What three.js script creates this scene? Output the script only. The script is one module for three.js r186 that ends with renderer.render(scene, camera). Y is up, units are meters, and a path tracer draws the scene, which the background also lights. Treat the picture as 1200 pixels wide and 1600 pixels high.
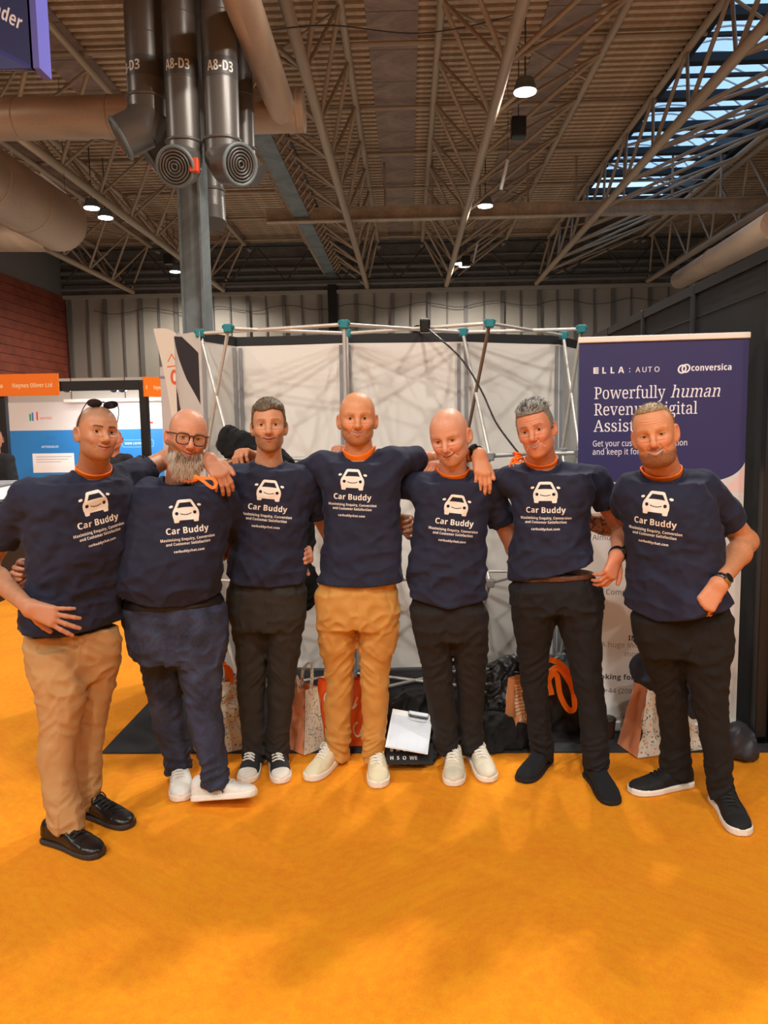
import * as THREE from 'three';
import { mergeGeometries } from 'three/addons/utils/BufferGeometryUtils.js';
import { RoundedBoxGeometry } from 'three/addons/geometries/RoundedBoxGeometry.js';
import { createNoise3D } from 'simplex-noise';

// ---------------------------------------------------------------- camera, sky, exposure
const D2R = Math.PI / 180;
const scene = new THREE.Scene();
const camera = new THREE.PerspectiveCamera(67.38, 0.75, 0.05, 200);
camera.position.set(0, 1.6, 0);
camera.rotation.set(-6.18 * D2R, 1.86 * D2R, -0.9 * D2R, 'YXZ');
camera.updateMatrixWorld(true);
scene.add(camera);
scene.background = new THREE.Color().setRGB(0.62, 0.92, 1.3);      // daylight seen through the roof glazing
const renderer = new THREE.WebGLRenderer({ antialias: true });
renderer.toneMapping = THREE.LinearToneMapping;
renderer.toneMappingExposure = 1.14;
renderer.shadowMap.enabled = true;
renderer.shadowMap.type = THREE.PCFSoftShadowMap;
const LAMP = 108;                                                    // candela-like strength of one high bay lamp
const LAMP_SPOTS = [                                                // [x, z] of every lamp of the hall, all at the same height
  [3.0, -20.1], [3.0, -29.9], [3.0, -40.6], [2.75, -40.0], [-11.5, -28.9], [-11.5, -30.2], [-11.9, -40.4], [-11.1, -41.2],
  [2.6, -9.2], [3.4, -9.8], [0.4, -9.2], [-11.5, -9.8], [14.5, -9.8], [-11.5, -19.4], [-6.2, 2.6], [-0.8, 3.4], [5.4, 2.6], [-11.5, 3.4], [-7.0, 8.2], [-1.0, 8.4], [5.0, 8.2], [-1.0, 13],
];
const LAMP_Y = 9.8;

// ---------------------------------------------------------------- small helpers
function rng(seed) { let s = seed >>> 0; return () => { s = (s + 0x6D2B79F5) >>> 0; let t = s; t = Math.imul(t ^ (t >>> 15), t | 1); t ^= t + Math.imul(t ^ (t >>> 7), t | 61); return ((t ^ (t >>> 14)) >>> 0) / 4294967296; }; }
const rnd = rng(7);
const noise3 = createNoise3D(rng(11));
const V = (x, y, z) => new THREE.Vector3(x, y, z);
const camDir = (px, py) => V((px - 600) / 1200, -(py - 800) / 1200, -1).applyQuaternion(camera.quaternion);
function at(px, py, z) { const d = camDir(px, py); return d.multiplyScalar(z / d.z).add(camera.position); }          // the point of the hall at distance z behind this spot
function onFloor(px, py, y = 0) { const d = camDir(px, py); return d.multiplyScalar((y - 1.6) / d.y).add(camera.position); }
const lin = (r, g, b) => { const c = new THREE.Color().setRGB(r / 255, g / 255, b / 255, THREE.SRGBColorSpace); return [c.r, c.g, c.b]; };
const clamp = (x, a, b) => Math.min(b, Math.max(a, x));
const sstep = (a, b, x) => { const t = clamp((x - a) / (b - a), 0, 1); return t * t * (3 - 2 * t); };
const mix = (a, b, t) => a + (b - a) * t;
const mix3 = (a, b, t) => [mix(a[0], b[0], t), mix(a[1], b[1], t), mix(a[2], b[2], t)];
const names = new Map();
function numbered(n) { const k = names.get(n) ?? 0; names.set(n, k + 1); return k ? n + '_' + String(k).padStart(3, '0') : n; }
function mat(rgb, rough = 0.7, extra = {}) {
  const m = new THREE.MeshPhysicalMaterial({ roughness: rough, ...extra });
  if (rgb) m.color.setRGB(rgb[0] / 255, rgb[1] / 255, rgb[2] / 255, THREE.SRGBColorSpace);
  return m;
}
function thing(name, label, category, base = [0, 0, 0], group) {     // a group at the thing's base; parts are made in hall coordinates
  const o = new THREE.Group(); o.name = numbered(name); o.position.set(...(base.isVector3 ? base.toArray() : base)); scene.add(o);
  o.userData = { label, category }; if (group) o.userData.group = group;
  return o;
}
function shade(m) { m.castShadow = m.receiveShadow = true; return m; }
function part(parent, name, geo, material, label) {                 // geometry given in hall coordinates
  const m = shade(new THREE.Mesh(geo, material)); m.name = name;
  const off = V(0, 0, 0); for (let p = parent; p && p !== scene; p = p.parent) off.add(p.position);
  geo.translate(-off.x, -off.y, -off.z);
  parent.add(m); if (label) m.userData.label = label;
  return m;
}
function put(parent, name, geo, material, [x, y, z]) {              // shared geometry, own place
  const m = shade(new THREE.Mesh(geo, material)); m.name = name;
  const off = V(0, 0, 0); for (let p = parent; p && p !== scene; p = p.parent) off.add(p.position);
  m.position.set(x, y, z).sub(off); parent.add(m); return m;
}
function single(name, label, category, geo, material, base, group) { // a thing that is one mesh
  const m = shade(new THREE.Mesh(geo, material)); m.name = numbered(name);
  m.position.copy(base); geo.translate(-base.x, -base.y, -base.z); scene.add(m);
  m.userData = { label, category }; if (group) m.userData.group = group; return m;
}
function struct(name, geo, material, label) { const m = shade(new THREE.Mesh(geo, material)); m.name = name; m.userData = { kind: 'structure', label, category: name.split('_')[0] }; scene.add(m); return m; }
function uvm(g) {                                                   // uv in metres by the main direction of each face
  const p = g.attributes.position, n = g.attributes.normal, uv = new Float32Array(p.count * 2);
  for (let i = 0; i < p.count; i++) {
    const ax = Math.abs(n.getX(i)), ay = Math.abs(n.getY(i)), az = Math.abs(n.getZ(i));
    const [u, v] = ax > ay && ax > az ? [p.getZ(i), p.getY(i)] : ay > az ? [p.getX(i), p.getZ(i)] : [p.getX(i), p.getY(i)];
    uv[i * 2] = u; uv[i * 2 + 1] = v;
  }
  g.setAttribute('uv', new THREE.BufferAttribute(uv, 2)); return g;
}
function box(x0, x1, y0, y1, z0, z1) { const g = new THREE.BoxGeometry(Math.abs(x1 - x0), Math.abs(y1 - y0), Math.abs(z1 - z0)); g.translate((x0 + x1) / 2, (y0 + y1) / 2, (z0 + z1) / 2); return uvm(g); }
function rbox(x0, x1, y0, y1, z0, z1, r = 0.01) { const g = new RoundedBoxGeometry(Math.abs(x1 - x0), Math.abs(y1 - y0), Math.abs(z1 - z0), 2, r); g.translate((x0 + x1) / 2, (y0 + y1) / 2, (z0 + z1) / 2); return g; }
const UP = V(0, 1, 0);
function bar(a, b, r, seg = 10, r2 = r) {                           // round bar from a to b
  const d = b.clone().sub(a), g = new THREE.CylinderGeometry(r2, r, d.length(), seg, 1);
  g.applyQuaternion(new THREE.Quaternion().setFromUnitVectors(UP, d.normalize()));
  return g.translate((a.x + b.x) / 2, (a.y + b.y) / 2, (a.z + b.z) / 2);
}
function tube(pts, r, seg = 24, rad = 8, closed = false) { return new THREE.TubeGeometry(new THREE.CatmullRomCurve3(pts, closed, 'centripetal'), seg, r, rad, closed); }
function ribbon(pts, w, t, dirFn, closed = false, seg = 60) {       // flat band swept along pts; dirFn(point, tangent) = width direction
  const c = new THREE.CatmullRomCurve3(pts, closed, 'centripetal'), pos = [], idx = [];
  for (let i = 0; i <= seg; i++) {
    const p = c.getPoint(i / seg), tg = c.getTangent(i / seg), wd = dirFn(p, tg).normalize(), nn = wd.clone().cross(tg).normalize();
    for (const [a, b] of [[-1, -1], [1, -1], [1, 1], [-1, 1]]) pos.push(p.x + wd.x * a * w / 2 + nn.x * b * t / 2, p.y + wd.y * a * w / 2 + nn.y * b * t / 2, p.z + wd.z * a * w / 2 + nn.z * b * t / 2);
    if (i) for (let k = 0; k < 4; k++) { const a = (i - 1) * 4 + k, b = (i - 1) * 4 + (k + 1) % 4, e = a + 4, f = b + 4; idx.push(a, b, f, a, f, e); }
  }
  const g = new THREE.BufferGeometry(); g.setAttribute('position', new THREE.Float32BufferAttribute(pos, 3)); g.setIndex(idx);
  const h = g.toNonIndexed(); h.computeVertexNormals(); return uvm(h);
}
function join(list) { return mergeGeometries(list.map((g) => { const h = g.index ? g.toNonIndexed() : g; for (const k of Object.keys(h.attributes)) if (!['position', 'normal', 'uv'].includes(k)) h.deleteAttribute(k); if (!h.attributes.uv) uvm(h); return h; })); }
function canvasTex(w, h, draw) { const c = document.createElement('canvas'); c.width = w; c.height = h; const g = c.getContext('2d'); draw(g, w, h); const t = new THREE.CanvasTexture(c); t.colorSpace = THREE.SRGBColorSpace; t.anisotropy = 8; return t; }
function dataTex(n, fn, srgb = true, rep = 1) {                      // fn(u, v) -> [r, g, b] 0..1, tiles
  const a = new Uint8Array(n * n * 4);
  for (let j = 0; j < n; j++) for (let i = 0; i < n; i++) { const c = fn(i / n, j / n), k = (j * n + i) * 4; a[k] = clamp(c[0], 0, 1) * 255; a[k + 1] = clamp(c[1], 0, 1) * 255; a[k + 2] = clamp(c[2], 0, 1) * 255; a[k + 3] = 255; }
  const t = new THREE.DataTexture(a, n, n); t.magFilter = t.minFilter = THREE.LinearFilter; t.wrapS = t.wrapT = THREE.RepeatWrapping; t.repeat.set(rep, rep); if (srgb) t.colorSpace = THREE.SRGBColorSpace; t.needsUpdate = true; return t;
}
function tnoise(u, v, f, o = 0) { const a = u * 2 * Math.PI, b = v * 2 * Math.PI; const R = f / (2 * Math.PI); return noise3(Math.cos(a) * R + 7.1 * o, Math.sin(a) * R + Math.cos(b) * R * 1.31 + 3.3 * o, Math.sin(b) * R + o); }

// ---------------------------------------------------------------- textures of stuff
const r1 = rng(3);
const whiteNoise = Array.from({ length: 512 * 512 }, () => r1());
const carpetTex = dataTex(512, (u, v) => {
  const n = 0.02 * tnoise(u, v, 6, 1) + 0.03 * tnoise(u, v, 40, 2) + 0.07 * (whiteNoise[((v * 512) | 0) * 512 + ((u * 512) | 0)] - 0.5);
  return [1.0, 0.6 * (1 + n * 1.3) + 0.0, 0.0].map((c, i) => (i === 0 ? 0.985 * (1 + 0.4 * Math.min(0, n)) : c));
}, true, 0.5);
const fuzz = dataTex(512, (u, v) => { const w = whiteNoise[((v * 512) | 0) * 512 + ((u * 512) | 0)]; return [w, w, w]; }, false, 2.2);
const greyCarpetTex = dataTex(512, (u, v) => { const n = 0.5 + 0.18 * tnoise(u, v, 9, 4) + 0.5 * (whiteNoise[((v * 512) | 0) * 512 + ((u * 512) | 0)] - 0.5); const c = 0.15 + 0.075 * n; return [c, c * 1.03, c * 1.08]; }, true, 0.7);
const weave = dataTex(256, (u, v) => { const w = 0.5 + 0.25 * Math.sin(u * Math.PI * 2 * 64) + 0.25 * Math.sin(v * Math.PI * 2 * 64) + 0.35 * (whiteNoise[((v * 256) | 0) * 512 + ((u * 256) | 0)] - 0.5); return [w, w, w]; }, false, 6);
const grime = dataTex(512, (u, v) => { const n = 0.86 + 0.08 * tnoise(u, v, 5, 6) + 0.05 * tnoise(u, v, 19, 7) + 0.03 * (whiteNoise[((v * 512) | 0) * 512 + ((u * 512) | 0)] - 0.5); return [n, n, n]; }, true, 0.25);

// ---------------------------------------------------------------- materials of the hall
const M = {
  carpet: mat([255, 255, 255], 0.97, { map: carpetTex, bumpMap: fuzz, bumpScale: 0.003 }),
  blackCarpet: mat([255, 255, 255], 0.98, { map: greyCarpetTex, bumpMap: fuzz, bumpScale: 0.003 }),
  deck: mat([232, 198, 162], 0.75, { map: grime }), deckDark: mat([112, 90, 76], 0.8, { map: grime }), strip: mat([178, 148, 130], 0.7, { map: grime }),
  truss: mat([206, 178, 148], 0.55, { map: grime }), trussDark: mat([70, 64, 60], 0.6),
  clad: mat([166, 157, 144], 0.65), rib: mat([112, 106, 100], 0.6), upper: mat([150, 150, 146], 0.7, { map: grime }),
  hallFloor: mat([186, 182, 176], 0.7, { map: grime }), timber: mat([158, 72, 48], 0.7, { map: grime }), plain: mat([120, 116, 112], 0.8),
  duct: mat([226, 190, 158], 0.45, { metalness: 0.2, map: grime }), darkDuct: mat([104, 98, 92], 0.36, { metalness: 0.3 }), steel: mat([134, 142, 142], 0.5, { metalness: 0.15, map: grime }),
  blackFrame: mat([24, 25, 27], 0.45), blackPanel: mat([40, 41, 42], 0.85, { map: grime }),
  roofBlack: mat([18, 20, 24], 0.6), glass: mat([225, 238, 250], 0.05, { transmission: 1, thickness: 0, ior: 1.45 }),
  white: mat([232, 230, 226], 0.6), orangeSign: mat([250, 128, 18], 0.55), redClip: mat([226, 78, 36], 0.5),
};

// ---------------------------------------------------------------- the setting
const XL = -19.8, XR = 20, ZB = -45, ZF = 15, DECK = 12.2;
const floor = struct('floor', box(XL, XR, -0.2, -0.012, ZB, ZF), M.hallFloor, 'pale grey concrete floor of the hall');
single('aisle_carpet', 'bright orange aisle carpet the group is standing on', 'carpet', box(-9, 9, -0.012, 0, -10.4, 12), M.carpet, V(0, 0, -2));
{ // black carpet of the stand behind the group
  const g = box(-1.56, 4.2, 0, 0.006, -7.6, -3.655); single('stand_carpet', 'dark grey carpet under the pop-up display behind the group', 'carpet', g, M.blackCarpet, V(0.1, 0, -5.2));
}
const wallBack = struct('wall_back', box(XL - 0.3, XR + 0.3, 0, 9.4, ZB - 0.3, ZB), M.clad, 'far hall wall of beige metal cladding');
struct('wall_back_upper', box(XL - 0.3, XR + 0.3, 9.4, DECK + 0.5, ZB - 0.3, ZB - 0.02), M.upper, 'pale upper wall above the cladding of the far wall').name = 'wall_upper';
{ const wide = box(-0.1, 0.1, -4.7, 4.7, 0, 0.2), thin = box(-0.045, 0.045, -4.7, 4.7, 0, 0.1);
  for (let i = 0, x = -19.5; x < 17; x += 1.04, i++) put(wallBack, 'cladding_rib', i % 2 ? thin : wide, M.rib, [x, 4.7, ZB]);
  part(wallBack, 'top_rail', box(XL, 16.6, 9.3, 9.5, ZB, ZB + 0.35), M.clad);
  for (const [y, r] of [[9.85, 0.12], [10.35, 0.1], [10.75, 0.14], [11.3, 0.08]]) part(wallBack, 'wall_pipe', bar(V(XL, y, ZB + 0.3), V(XR, y, ZB + 0.3), r, 8), M.rib);
  part(wallBack, 'dark_post', box(-4.45, -3.95, 0, 9.8, ZB, ZB + 0.4), M.blackFrame);
}
const wallLeft = struct('wall_left', box(XL - 0.3, XL, 0, DECK + 0.5, ZB, ZF), M.plain, 'left hall wall with red-brown timber boarding');
for (let i = 0; i < 22; i++) { const g = box(XL, XL + 0.05 + 0.012 * (i % 3), i * 0.43 + 0.012, (i + 1) * 0.43 - 0.012, ZB + 0.02, -22); part(wallLeft, 'board', g, M.timber); }
struct('wall_right', box(XR, XR + 0.3, 0, DECK + 0.5, ZB, ZF), M.plain, 'right hall wall out of sight');
struct('wall_front', box(XL - 0.3, XR + 0.3, 0, DECK + 0.5, ZF, ZF + 0.3), M.clad, 'hall wall behind the photographer');
// roof deck: slab with the opening of the roof light, slats under it
const SK = { x0: 8.1, x1: 12.75, z0: -39.5, z1: -14 };
const ceiling = struct('ceiling', join([box(XL - 0.3, SK.x0, DECK + 0.14, DECK + 0.5, ZB - 0.3, ZF + 0.3), box(SK.x1, XR + 0.3, DECK + 0.14, DECK + 0.5, ZB - 0.3, ZF + 0.3), box(SK.x0, SK.x1, DECK + 0.14, DECK + 0.5, ZB - 0.3, SK.z0), box(SK.x0, SK.x1, DECK + 0.14, DECK + 0.5, SK.z1, ZF + 0.3)]), M.deckDark, 'hall roof deck of slatted boards');
{ const slatL = box(-(SK.x0 - XL) / 2, (SK.x0 - XL) / 2, 0, 0.1, -0.085, 0.085), slatR = box(-(XR - SK.x1) / 2, (XR - SK.x1) / 2, 0, 0.1, -0.085, 0.085);
  for (let z = -44.7; z < -15; z += 0.36) { put(ceiling, 'slat', slatL, M.deck, [(SK.x0 + XL) / 2, DECK, z]); if (z < -22) put(ceiling, 'slat', slatR, M.deck, [(SK.x1 + XR) / 2, DECK, z]); }
  const pan = box(-0.68, 0.68, -0.03, 0.04, -0.98, 0.98);
  for (const x of [-14.2, -9.5, -4.9, -0.28, 4.35]) for (let z = -43.8; z < -15; z += 2) put(ceiling, 'smooth_panel', pan, M.strip, [x, DECK - 0.01, z]);
  for (let z = -43; z < -15; z += 4.2) part(ceiling, 'purlin', bar(V(XL, DECK - 0.25, z), V(SK.x0, DECK - 0.25, z), 0.07, 8), M.truss);
}
{ // roof light: black beams under glazed barrel vaults
  const w = struct('window_1', join([box(SK.x0 - 0.15, SK.x0 + 0.12, DECK - 0.2, DECK + 0.75, SK.z0, SK.z1), box(SK.x1 - 0.12, SK.x1 + 0.15, DECK - 0.2, DECK + 0.75, SK.z0, SK.z1)]), M.roofBlack, 'glazed roof light with black beams and curved ribs');
  const cx = (SK.x0 + SK.x1) / 2, hw = (SK.x1 - SK.x0) / 2, R = 3.0, y0 = DECK + 0.7, cy = y0 - Math.sqrt(R * R - hw * hw);
  const arc = (r, n = 14) => Array.from({ length: n + 1 }, (_, i) => { const a = mix(-1, 1, i / n) * Math.asin(hw / R); return [cx + r * Math.sin(a), cy + r * Math.cos(a)]; });
  for (let z = SK.z0; z <= SK.z1 + 0.01; z += 0.85) part(w, 'curved_rib', tube(arc(R).map(([x, y]) => V(x, y, z)), 0.035, 14, 6), M.white);
  for (let z = SK.z0; z <= SK.z1 + 0.01; z += 2.55) { part(w, 'black_beam', box(SK.x0, SK.x1, DECK - 0.05, DECK + 0.2, z - 0.16, z + 0.16), M.roofBlack); if (z + 1.3 < SK.z1) part(w, 'black_beam', box(SK.x0, SK.x1, DECK + 0.1, DECK + 0.2, z + 1.22, z + 1.34), M.roofBlack); }
  for (let z = SK.z0; z < SK.z1 - 0.1; z += 2.55) {
    const pos = [], idx = [], A = arc(R + 0.02);
    A.forEach(([x, y], i) => { pos.push(x, y, z, x, y, z + 2.54); if (i) { const k = i * 2; idx.push(k - 2, k - 1, k + 1, k - 2, k + 1, k); } });
    const g = new THREE.BufferGeometry(); g.setAttribute('position', new THREE.Float32BufferAttribute(pos, 3)); g.setIndex(idx); g.computeVertexNormals(); uvm(g); part(w, 'pane', g, M.glass);
  }
}
// tubular roof trusses: one low tube, two high tubes, zigzag webs
function truss(label, xb, tops, z0 = -44.5, z1 = -12, yb = 9.6, yt = 11.75, step = 2.9) {
  const t = thing('roof_truss', label, 'truss', [xb, yb, (z0 + z1) / 2], 'tubular trusses under the roof');
  part(t, 'bottom_chord', bar(V(xb, yb, z0), V(xb, yb, z1), 0.135, 12), M.truss);
  for (const xt of tops) {
    part(t, 'top_chord', bar(V(xt, yt, z0), V(xt, yt, z1), 0.105, 10), M.truss);
    let up = false;
    for (let z = z0 + 0.3; z + step / 2 <= z1 + 0.1; z += step / 2, up = !up) part(t, 'web', bar(V(up ? xt : xb, up ? yt : yb, z), V(up ? xb : xt, up ? yb : yt, z + step / 2), up ? 0.05 : 0.06, 7), M.truss);
  }
  if (tops.length > 1) { let s = 0; for (let z = z0 + 3; z < z1 - 6; z += step * 2, s ^= 1) part(t, 'brace', bar(V(tops[s], yt, z), V(tops[1 - s], yt, z + step * 1.5), 0.045, 6), M.truss); }
  return t;
}
truss('tubular roof truss right of centre whose low tube passes the front lamp', 2.28, [0.93, 5.45]);
truss('tubular roof truss left of centre beside the pale ducts', -2.2, [-1.5, -5.4]);
truss('tubular roof truss running under the glazed roof light', 7.32, [7.75, 12.75]);
truss('tubular roof truss at far right beside the long pale duct', 13.5, [13.2, 16.4]);
truss('tubular roof truss at left passing behind the dark ducts', -10.4, [-8.8, -12.2]);
truss('tubular roof truss at far left above the timber wall', -15.6, [-14.0, -17.0]);
{ // cross girder
  const t = thing('cross_girder', 'long horizontal steel girder with posts crossing under the roof', 'girder', [6, 10.1, -32]);
  part(t, 'web_plate', box(-5.6, 19.5, 9.98, 10.42, -32.04, -31.96), M.truss); part(t, 'flange', box(-5.6, 19.5, 10.42, 10.46, -32.2, -31.8), M.truss); part(t, 'flange', box(-5.6, 19.5, 9.94, 9.98, -32.2, -31.8), M.truss);
  for (let x = -4.6; x < 19; x += 1.9) part(t, 'post', bar(V(x, 10.46, -32), V(x, DECK, -32), 0.05, 6), M.truss);
  part(t, 'hand_rail', bar(V(-5, 11.2, -32), V(19, 11.2, -32), 0.025, 6), M.truss);
}
{ // second row of light bracing close to the far wall
  const t = thing('wall_girder', 'dark lattice girder along the top of the far wall', 'girder', [0, 10.2, -43.2]);
  part(t, 'chord', bar(V(-19, 9.75, -43.2), V(19, 9.75, -43.2), 0.09, 8), M.trussDark); part(t, 'chord', bar(V(-19, 11.6, -43.2), V(19, 11.6, -43.2), 0.08, 8), M.trussDark);
  let u = 0; for (let x = -19; x < 18.5; x += 1.55, u ^= 1) part(t, 'web', bar(V(x, u ? 11.6 : 9.75, -43.2), V(x + 1.55, u ? 9.75 : 11.6, -43.2), 0.05, 6), M.trussDark);
}
{ // cable walkway with slatted sides
  const t = thing('cable_walkway', 'long grey cable walkway with ladder sides under the roof', 'walkway', [-4.1, 9.9, -30]);
  part(t, 'tray', box(-4.45, -3.85, 10.1, 10.16, -44, -18), M.steel);
  for (const x of [-4.75, -3.55]) { part(t, 'rail', box(x - 0.04, x + 0.04, 10.5, 10.6, -44, -18), M.trussDark); for (let z = -43.5; z < -18; z += 0.75) part(t, 'rung', bar(V(x, 10.52, z), V(x < -4 ? -4.45 : -3.85, 10.13, z), 0.045, 5), M.deck); }
}
// lamps
const lampHousing = new THREE.CylinderGeometry(0.2, 0.3, 0.3, 20), lampLens = new THREE.CylinderGeometry(0.27, 0.27, 0.03, 24), lampStem = new THREE.CylinderGeometry(0.02, 0.02, 1.9, 6);
const lensMat = mat([255, 255, 250], 0.4, { emissive: new THREE.Color(1, 0.97, 0.92), emissiveIntensity: 9 });
LAMP_SPOTS.forEach(([x, z], i) => {
  const where = ['nearest round hall lamp in view, hanging beside the roof truss', 'middle round hall lamp in view above the bearded group', 'far round hall lamp low over the cladding, front of its pair', 'far round hall lamp low over the cladding, rear of its pair', 'left round hall lamp of the pair beyond the big left duct', 'right round hall lamp of the pair beyond the big left duct', 'round lamp of the distant left pair beside the column, left one', 'round lamp of the distant left pair beside the column, right one'][i] ?? 'round high bay lamp hanging outside the picture';
  const t = thing('hall_lamp', where.replace('bearded group', 'cross girder'), 'lamp', [x, LAMP_Y, z], 'round high bay lamps of the hall');
  put(t, 'housing', lampHousing, M.steel, [x, LAMP_Y + 0.18, z]); put(t, 'lens', lampLens, lensMat, [x, LAMP_Y + 0.02, z]); put(t, 'stem', lampStem, M.trussDark, [x, LAMP_Y + 1.28, z]);
  const l = new THREE.SpotLight(new THREE.Color(1, 0.955, 0.88), LAMP, 0, 84 * D2R, 0.35, 2); l.name = 'lamp_light'; l.castShadow = true; l.shadow.radius = 9;
  l.position.set(0, -0.03, 0); l.target.position.set(0, -5, 0); t.add(l, l.target);
});
for (const [px, py, z, h, lab] of [[810, 200, -22.5, 0.55, 'black hanging loudspeaker under the front lamp'], [728, 408, -38, 0.45, 'small dark loudspeaker near the far pair of lamps'], [263, 405, -38, 0.5, 'small dark loudspeaker near the distant left lamps']]) {
  const p = at(px, py, z), t = thing('hanging_speaker', lab, 'loudspeaker', p);
  part(t, 'cabinet', rbox(p.x - 0.2, p.x + 0.2, p.y - h / 2, p.y + h / 2, z - 0.18, z + 0.18, 0.04), M.blackFrame); part(t, 'rod', bar(V(p.x, p.y + h / 2, z), V(p.x, DECK, z), 0.015, 6), M.trussDark);
}
for (const [px, py, z, dx, dy, n] of [[788, 273, -24, 0.1, 0.42, 'middle'], [1105 / 2.857 + 400, 285, -26, 0, 0, ''], [743, 393, -38, 0.12, 0.5, 'far'], [83, 287, -24, 0.35, -0.3, 'left']]) if (n) {
  const p = at(px, py, z); const t = thing('tube_light', 'slim white rod hanging under the roof, ' + { middle: 'below the hanging loudspeaker', far: 'beside the far pair of lamps', left: 'in front of the big left duct' }[n], 'rod', p); part(t, 'rod', bar(V(p.x - dx, p.y - dy, z), V(p.x + dx, p.y + dy, z), 0.05, 8), M.white); part(t, 'wire', bar(V(p.x + dx, p.y + dy, z), V(p.x + dx, DECK + 0.13, z), 0.008, 5), M.trussDark);
}
// ---------------------------------------------------------------- ducts, column, hanging banner
function pipe(pts, r, seg = 40, rad = 28) { return tube(pts, r, seg, rad); }
function ringAt(p, dir, r, t) { const g = new THREE.TorusGeometry(r, t, 8, 28); g.applyQuaternion(new THREE.Quaternion().setFromUnitVectors(V(0, 0, 1), dir.clone().normalize())); return g.translate(p.x, p.y, p.z); }
function capDisc(p, dir, r, t = 0.04) { const g = new THREE.CylinderGeometry(r, r, t, 28); g.applyQuaternion(new THREE.Quaternion().setFromUnitVectors(UP, dir.clone().normalize())); return g.translate(p.x, p.y, p.z); }
{ const a = at(-60, 189, -16.2), b = at(474, 190, -16.2); b.y = a.y; const r = 0.4;
  const t = thing('air_duct', 'long pale round duct running level behind the dark vertical ducts', 'duct', [-6, a.y, -16.2]);
  part(t, 'pipe', bar(a, b, r, 32), M.duct); part(t, 'end_cap', capDisc(b, V(1, 0, 0), r + 0.01), M.duct);
  for (let x = a.x + 1.2; x < b.x; x += 1.9) part(t, 'seam_ring', ringAt(V(x, a.y, -16.2), V(1, 0, 0), r, 0.015), M.duct);
  for (const [px, py, pz, l] of [[440, 170, -15.9, 'wide pale round duct dropping from above at the right of the dark ducts']]) {
    const e = at(px, py, pz), s = V(e.x, e.y + 0.25, -8.5), w = 0.28, q = thing('air_duct', l, 'duct', e);
    part(q, 'pipe', bar(e, s, w, 24), M.duct); const g = new THREE.SphereGeometry(w, 20, 12); g.translate(e.x, e.y, e.z); part(q, 'rounded_end', g, M.duct);
  }
}
{ const e = at(92, 348, -22), s = V(e.x - 0.1, e.y + 0.1, -11), t = thing('air_duct', 'very large pale round duct at the left under the lamps', 'duct', e);
  part(t, 'pipe', bar(e, s, 0.78, 36), M.duct); const g = new THREE.SphereGeometry(0.78, 28, 16); g.scale(1, 1, 0.7); g.translate(e.x, e.y, e.z); part(t, 'rounded_end', g, M.duct);
  for (let z = -20; z < -12; z += 2) part(t, 'seam_ring', ringAt(V(mix(e.x, s.x, (z + 22) / 11), mix(e.y, s.y, (z + 22) / 11), z), V(0, 0, 1), 0.78, 0.02), M.duct);
  const a = at(-70, 372, -25), b = at(72, 372, -25), q = thing('air_duct', 'short level duct below the very large left duct', 'duct', b); part(q, 'pipe', bar(a, b, 0.42, 28), M.duct); part(q, 'end_cap', capDisc(b, V(1, 0, 0), 0.43), M.duct);
}
{ const s = at(1215, 350, -20), e = at(1062, 437, -36.5), t = thing('air_duct', 'long pale duct at the far right above the black partition', 'duct', e); part(t, 'pipe', bar(s, e, 0.4, 28), M.duct); part(t, 'seam_ring', ringAt(s.clone().lerp(e, 0.5), e.clone().sub(s), 0.41, 0.02), M.duct);
}
{ // steel column
  const a = at(308, 470, -14.2), t = thing('steel_column', 'grey square steel column behind the dark ducts', 'column', [a.x, 0, -14.2]);
  part(t, 'shaft', box(a.x - 0.16, a.x + 0.16, 0, DECK, -14.42, -13.98), M.steel);
  for (const s of [-1, 1]) part(t, 'flange', box(a.x + s * 0.18 - 0.02, a.x + s * 0.18 + 0.02, 0, DECK, -14.5, -13.9), M.steel);
  part(t, 'base_plate', box(a.x - 0.35, a.x + 0.35, 0, 0.03, -14.55, -13.85), M.steel);
}
const stencil = (s) => canvasTex(1024, 128, (g) => { g.fillStyle = '#4a4846'; g.fillRect(0, 0, 1024, 128); g.fillStyle = '#e9e4da'; g.font = 'bold 92px sans-serif'; g.textAlign = 'center'; g.textBaseline = 'middle'; g.fillText(s, 512, 66); });
const stencilTex = stencil('A8-D3');
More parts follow.
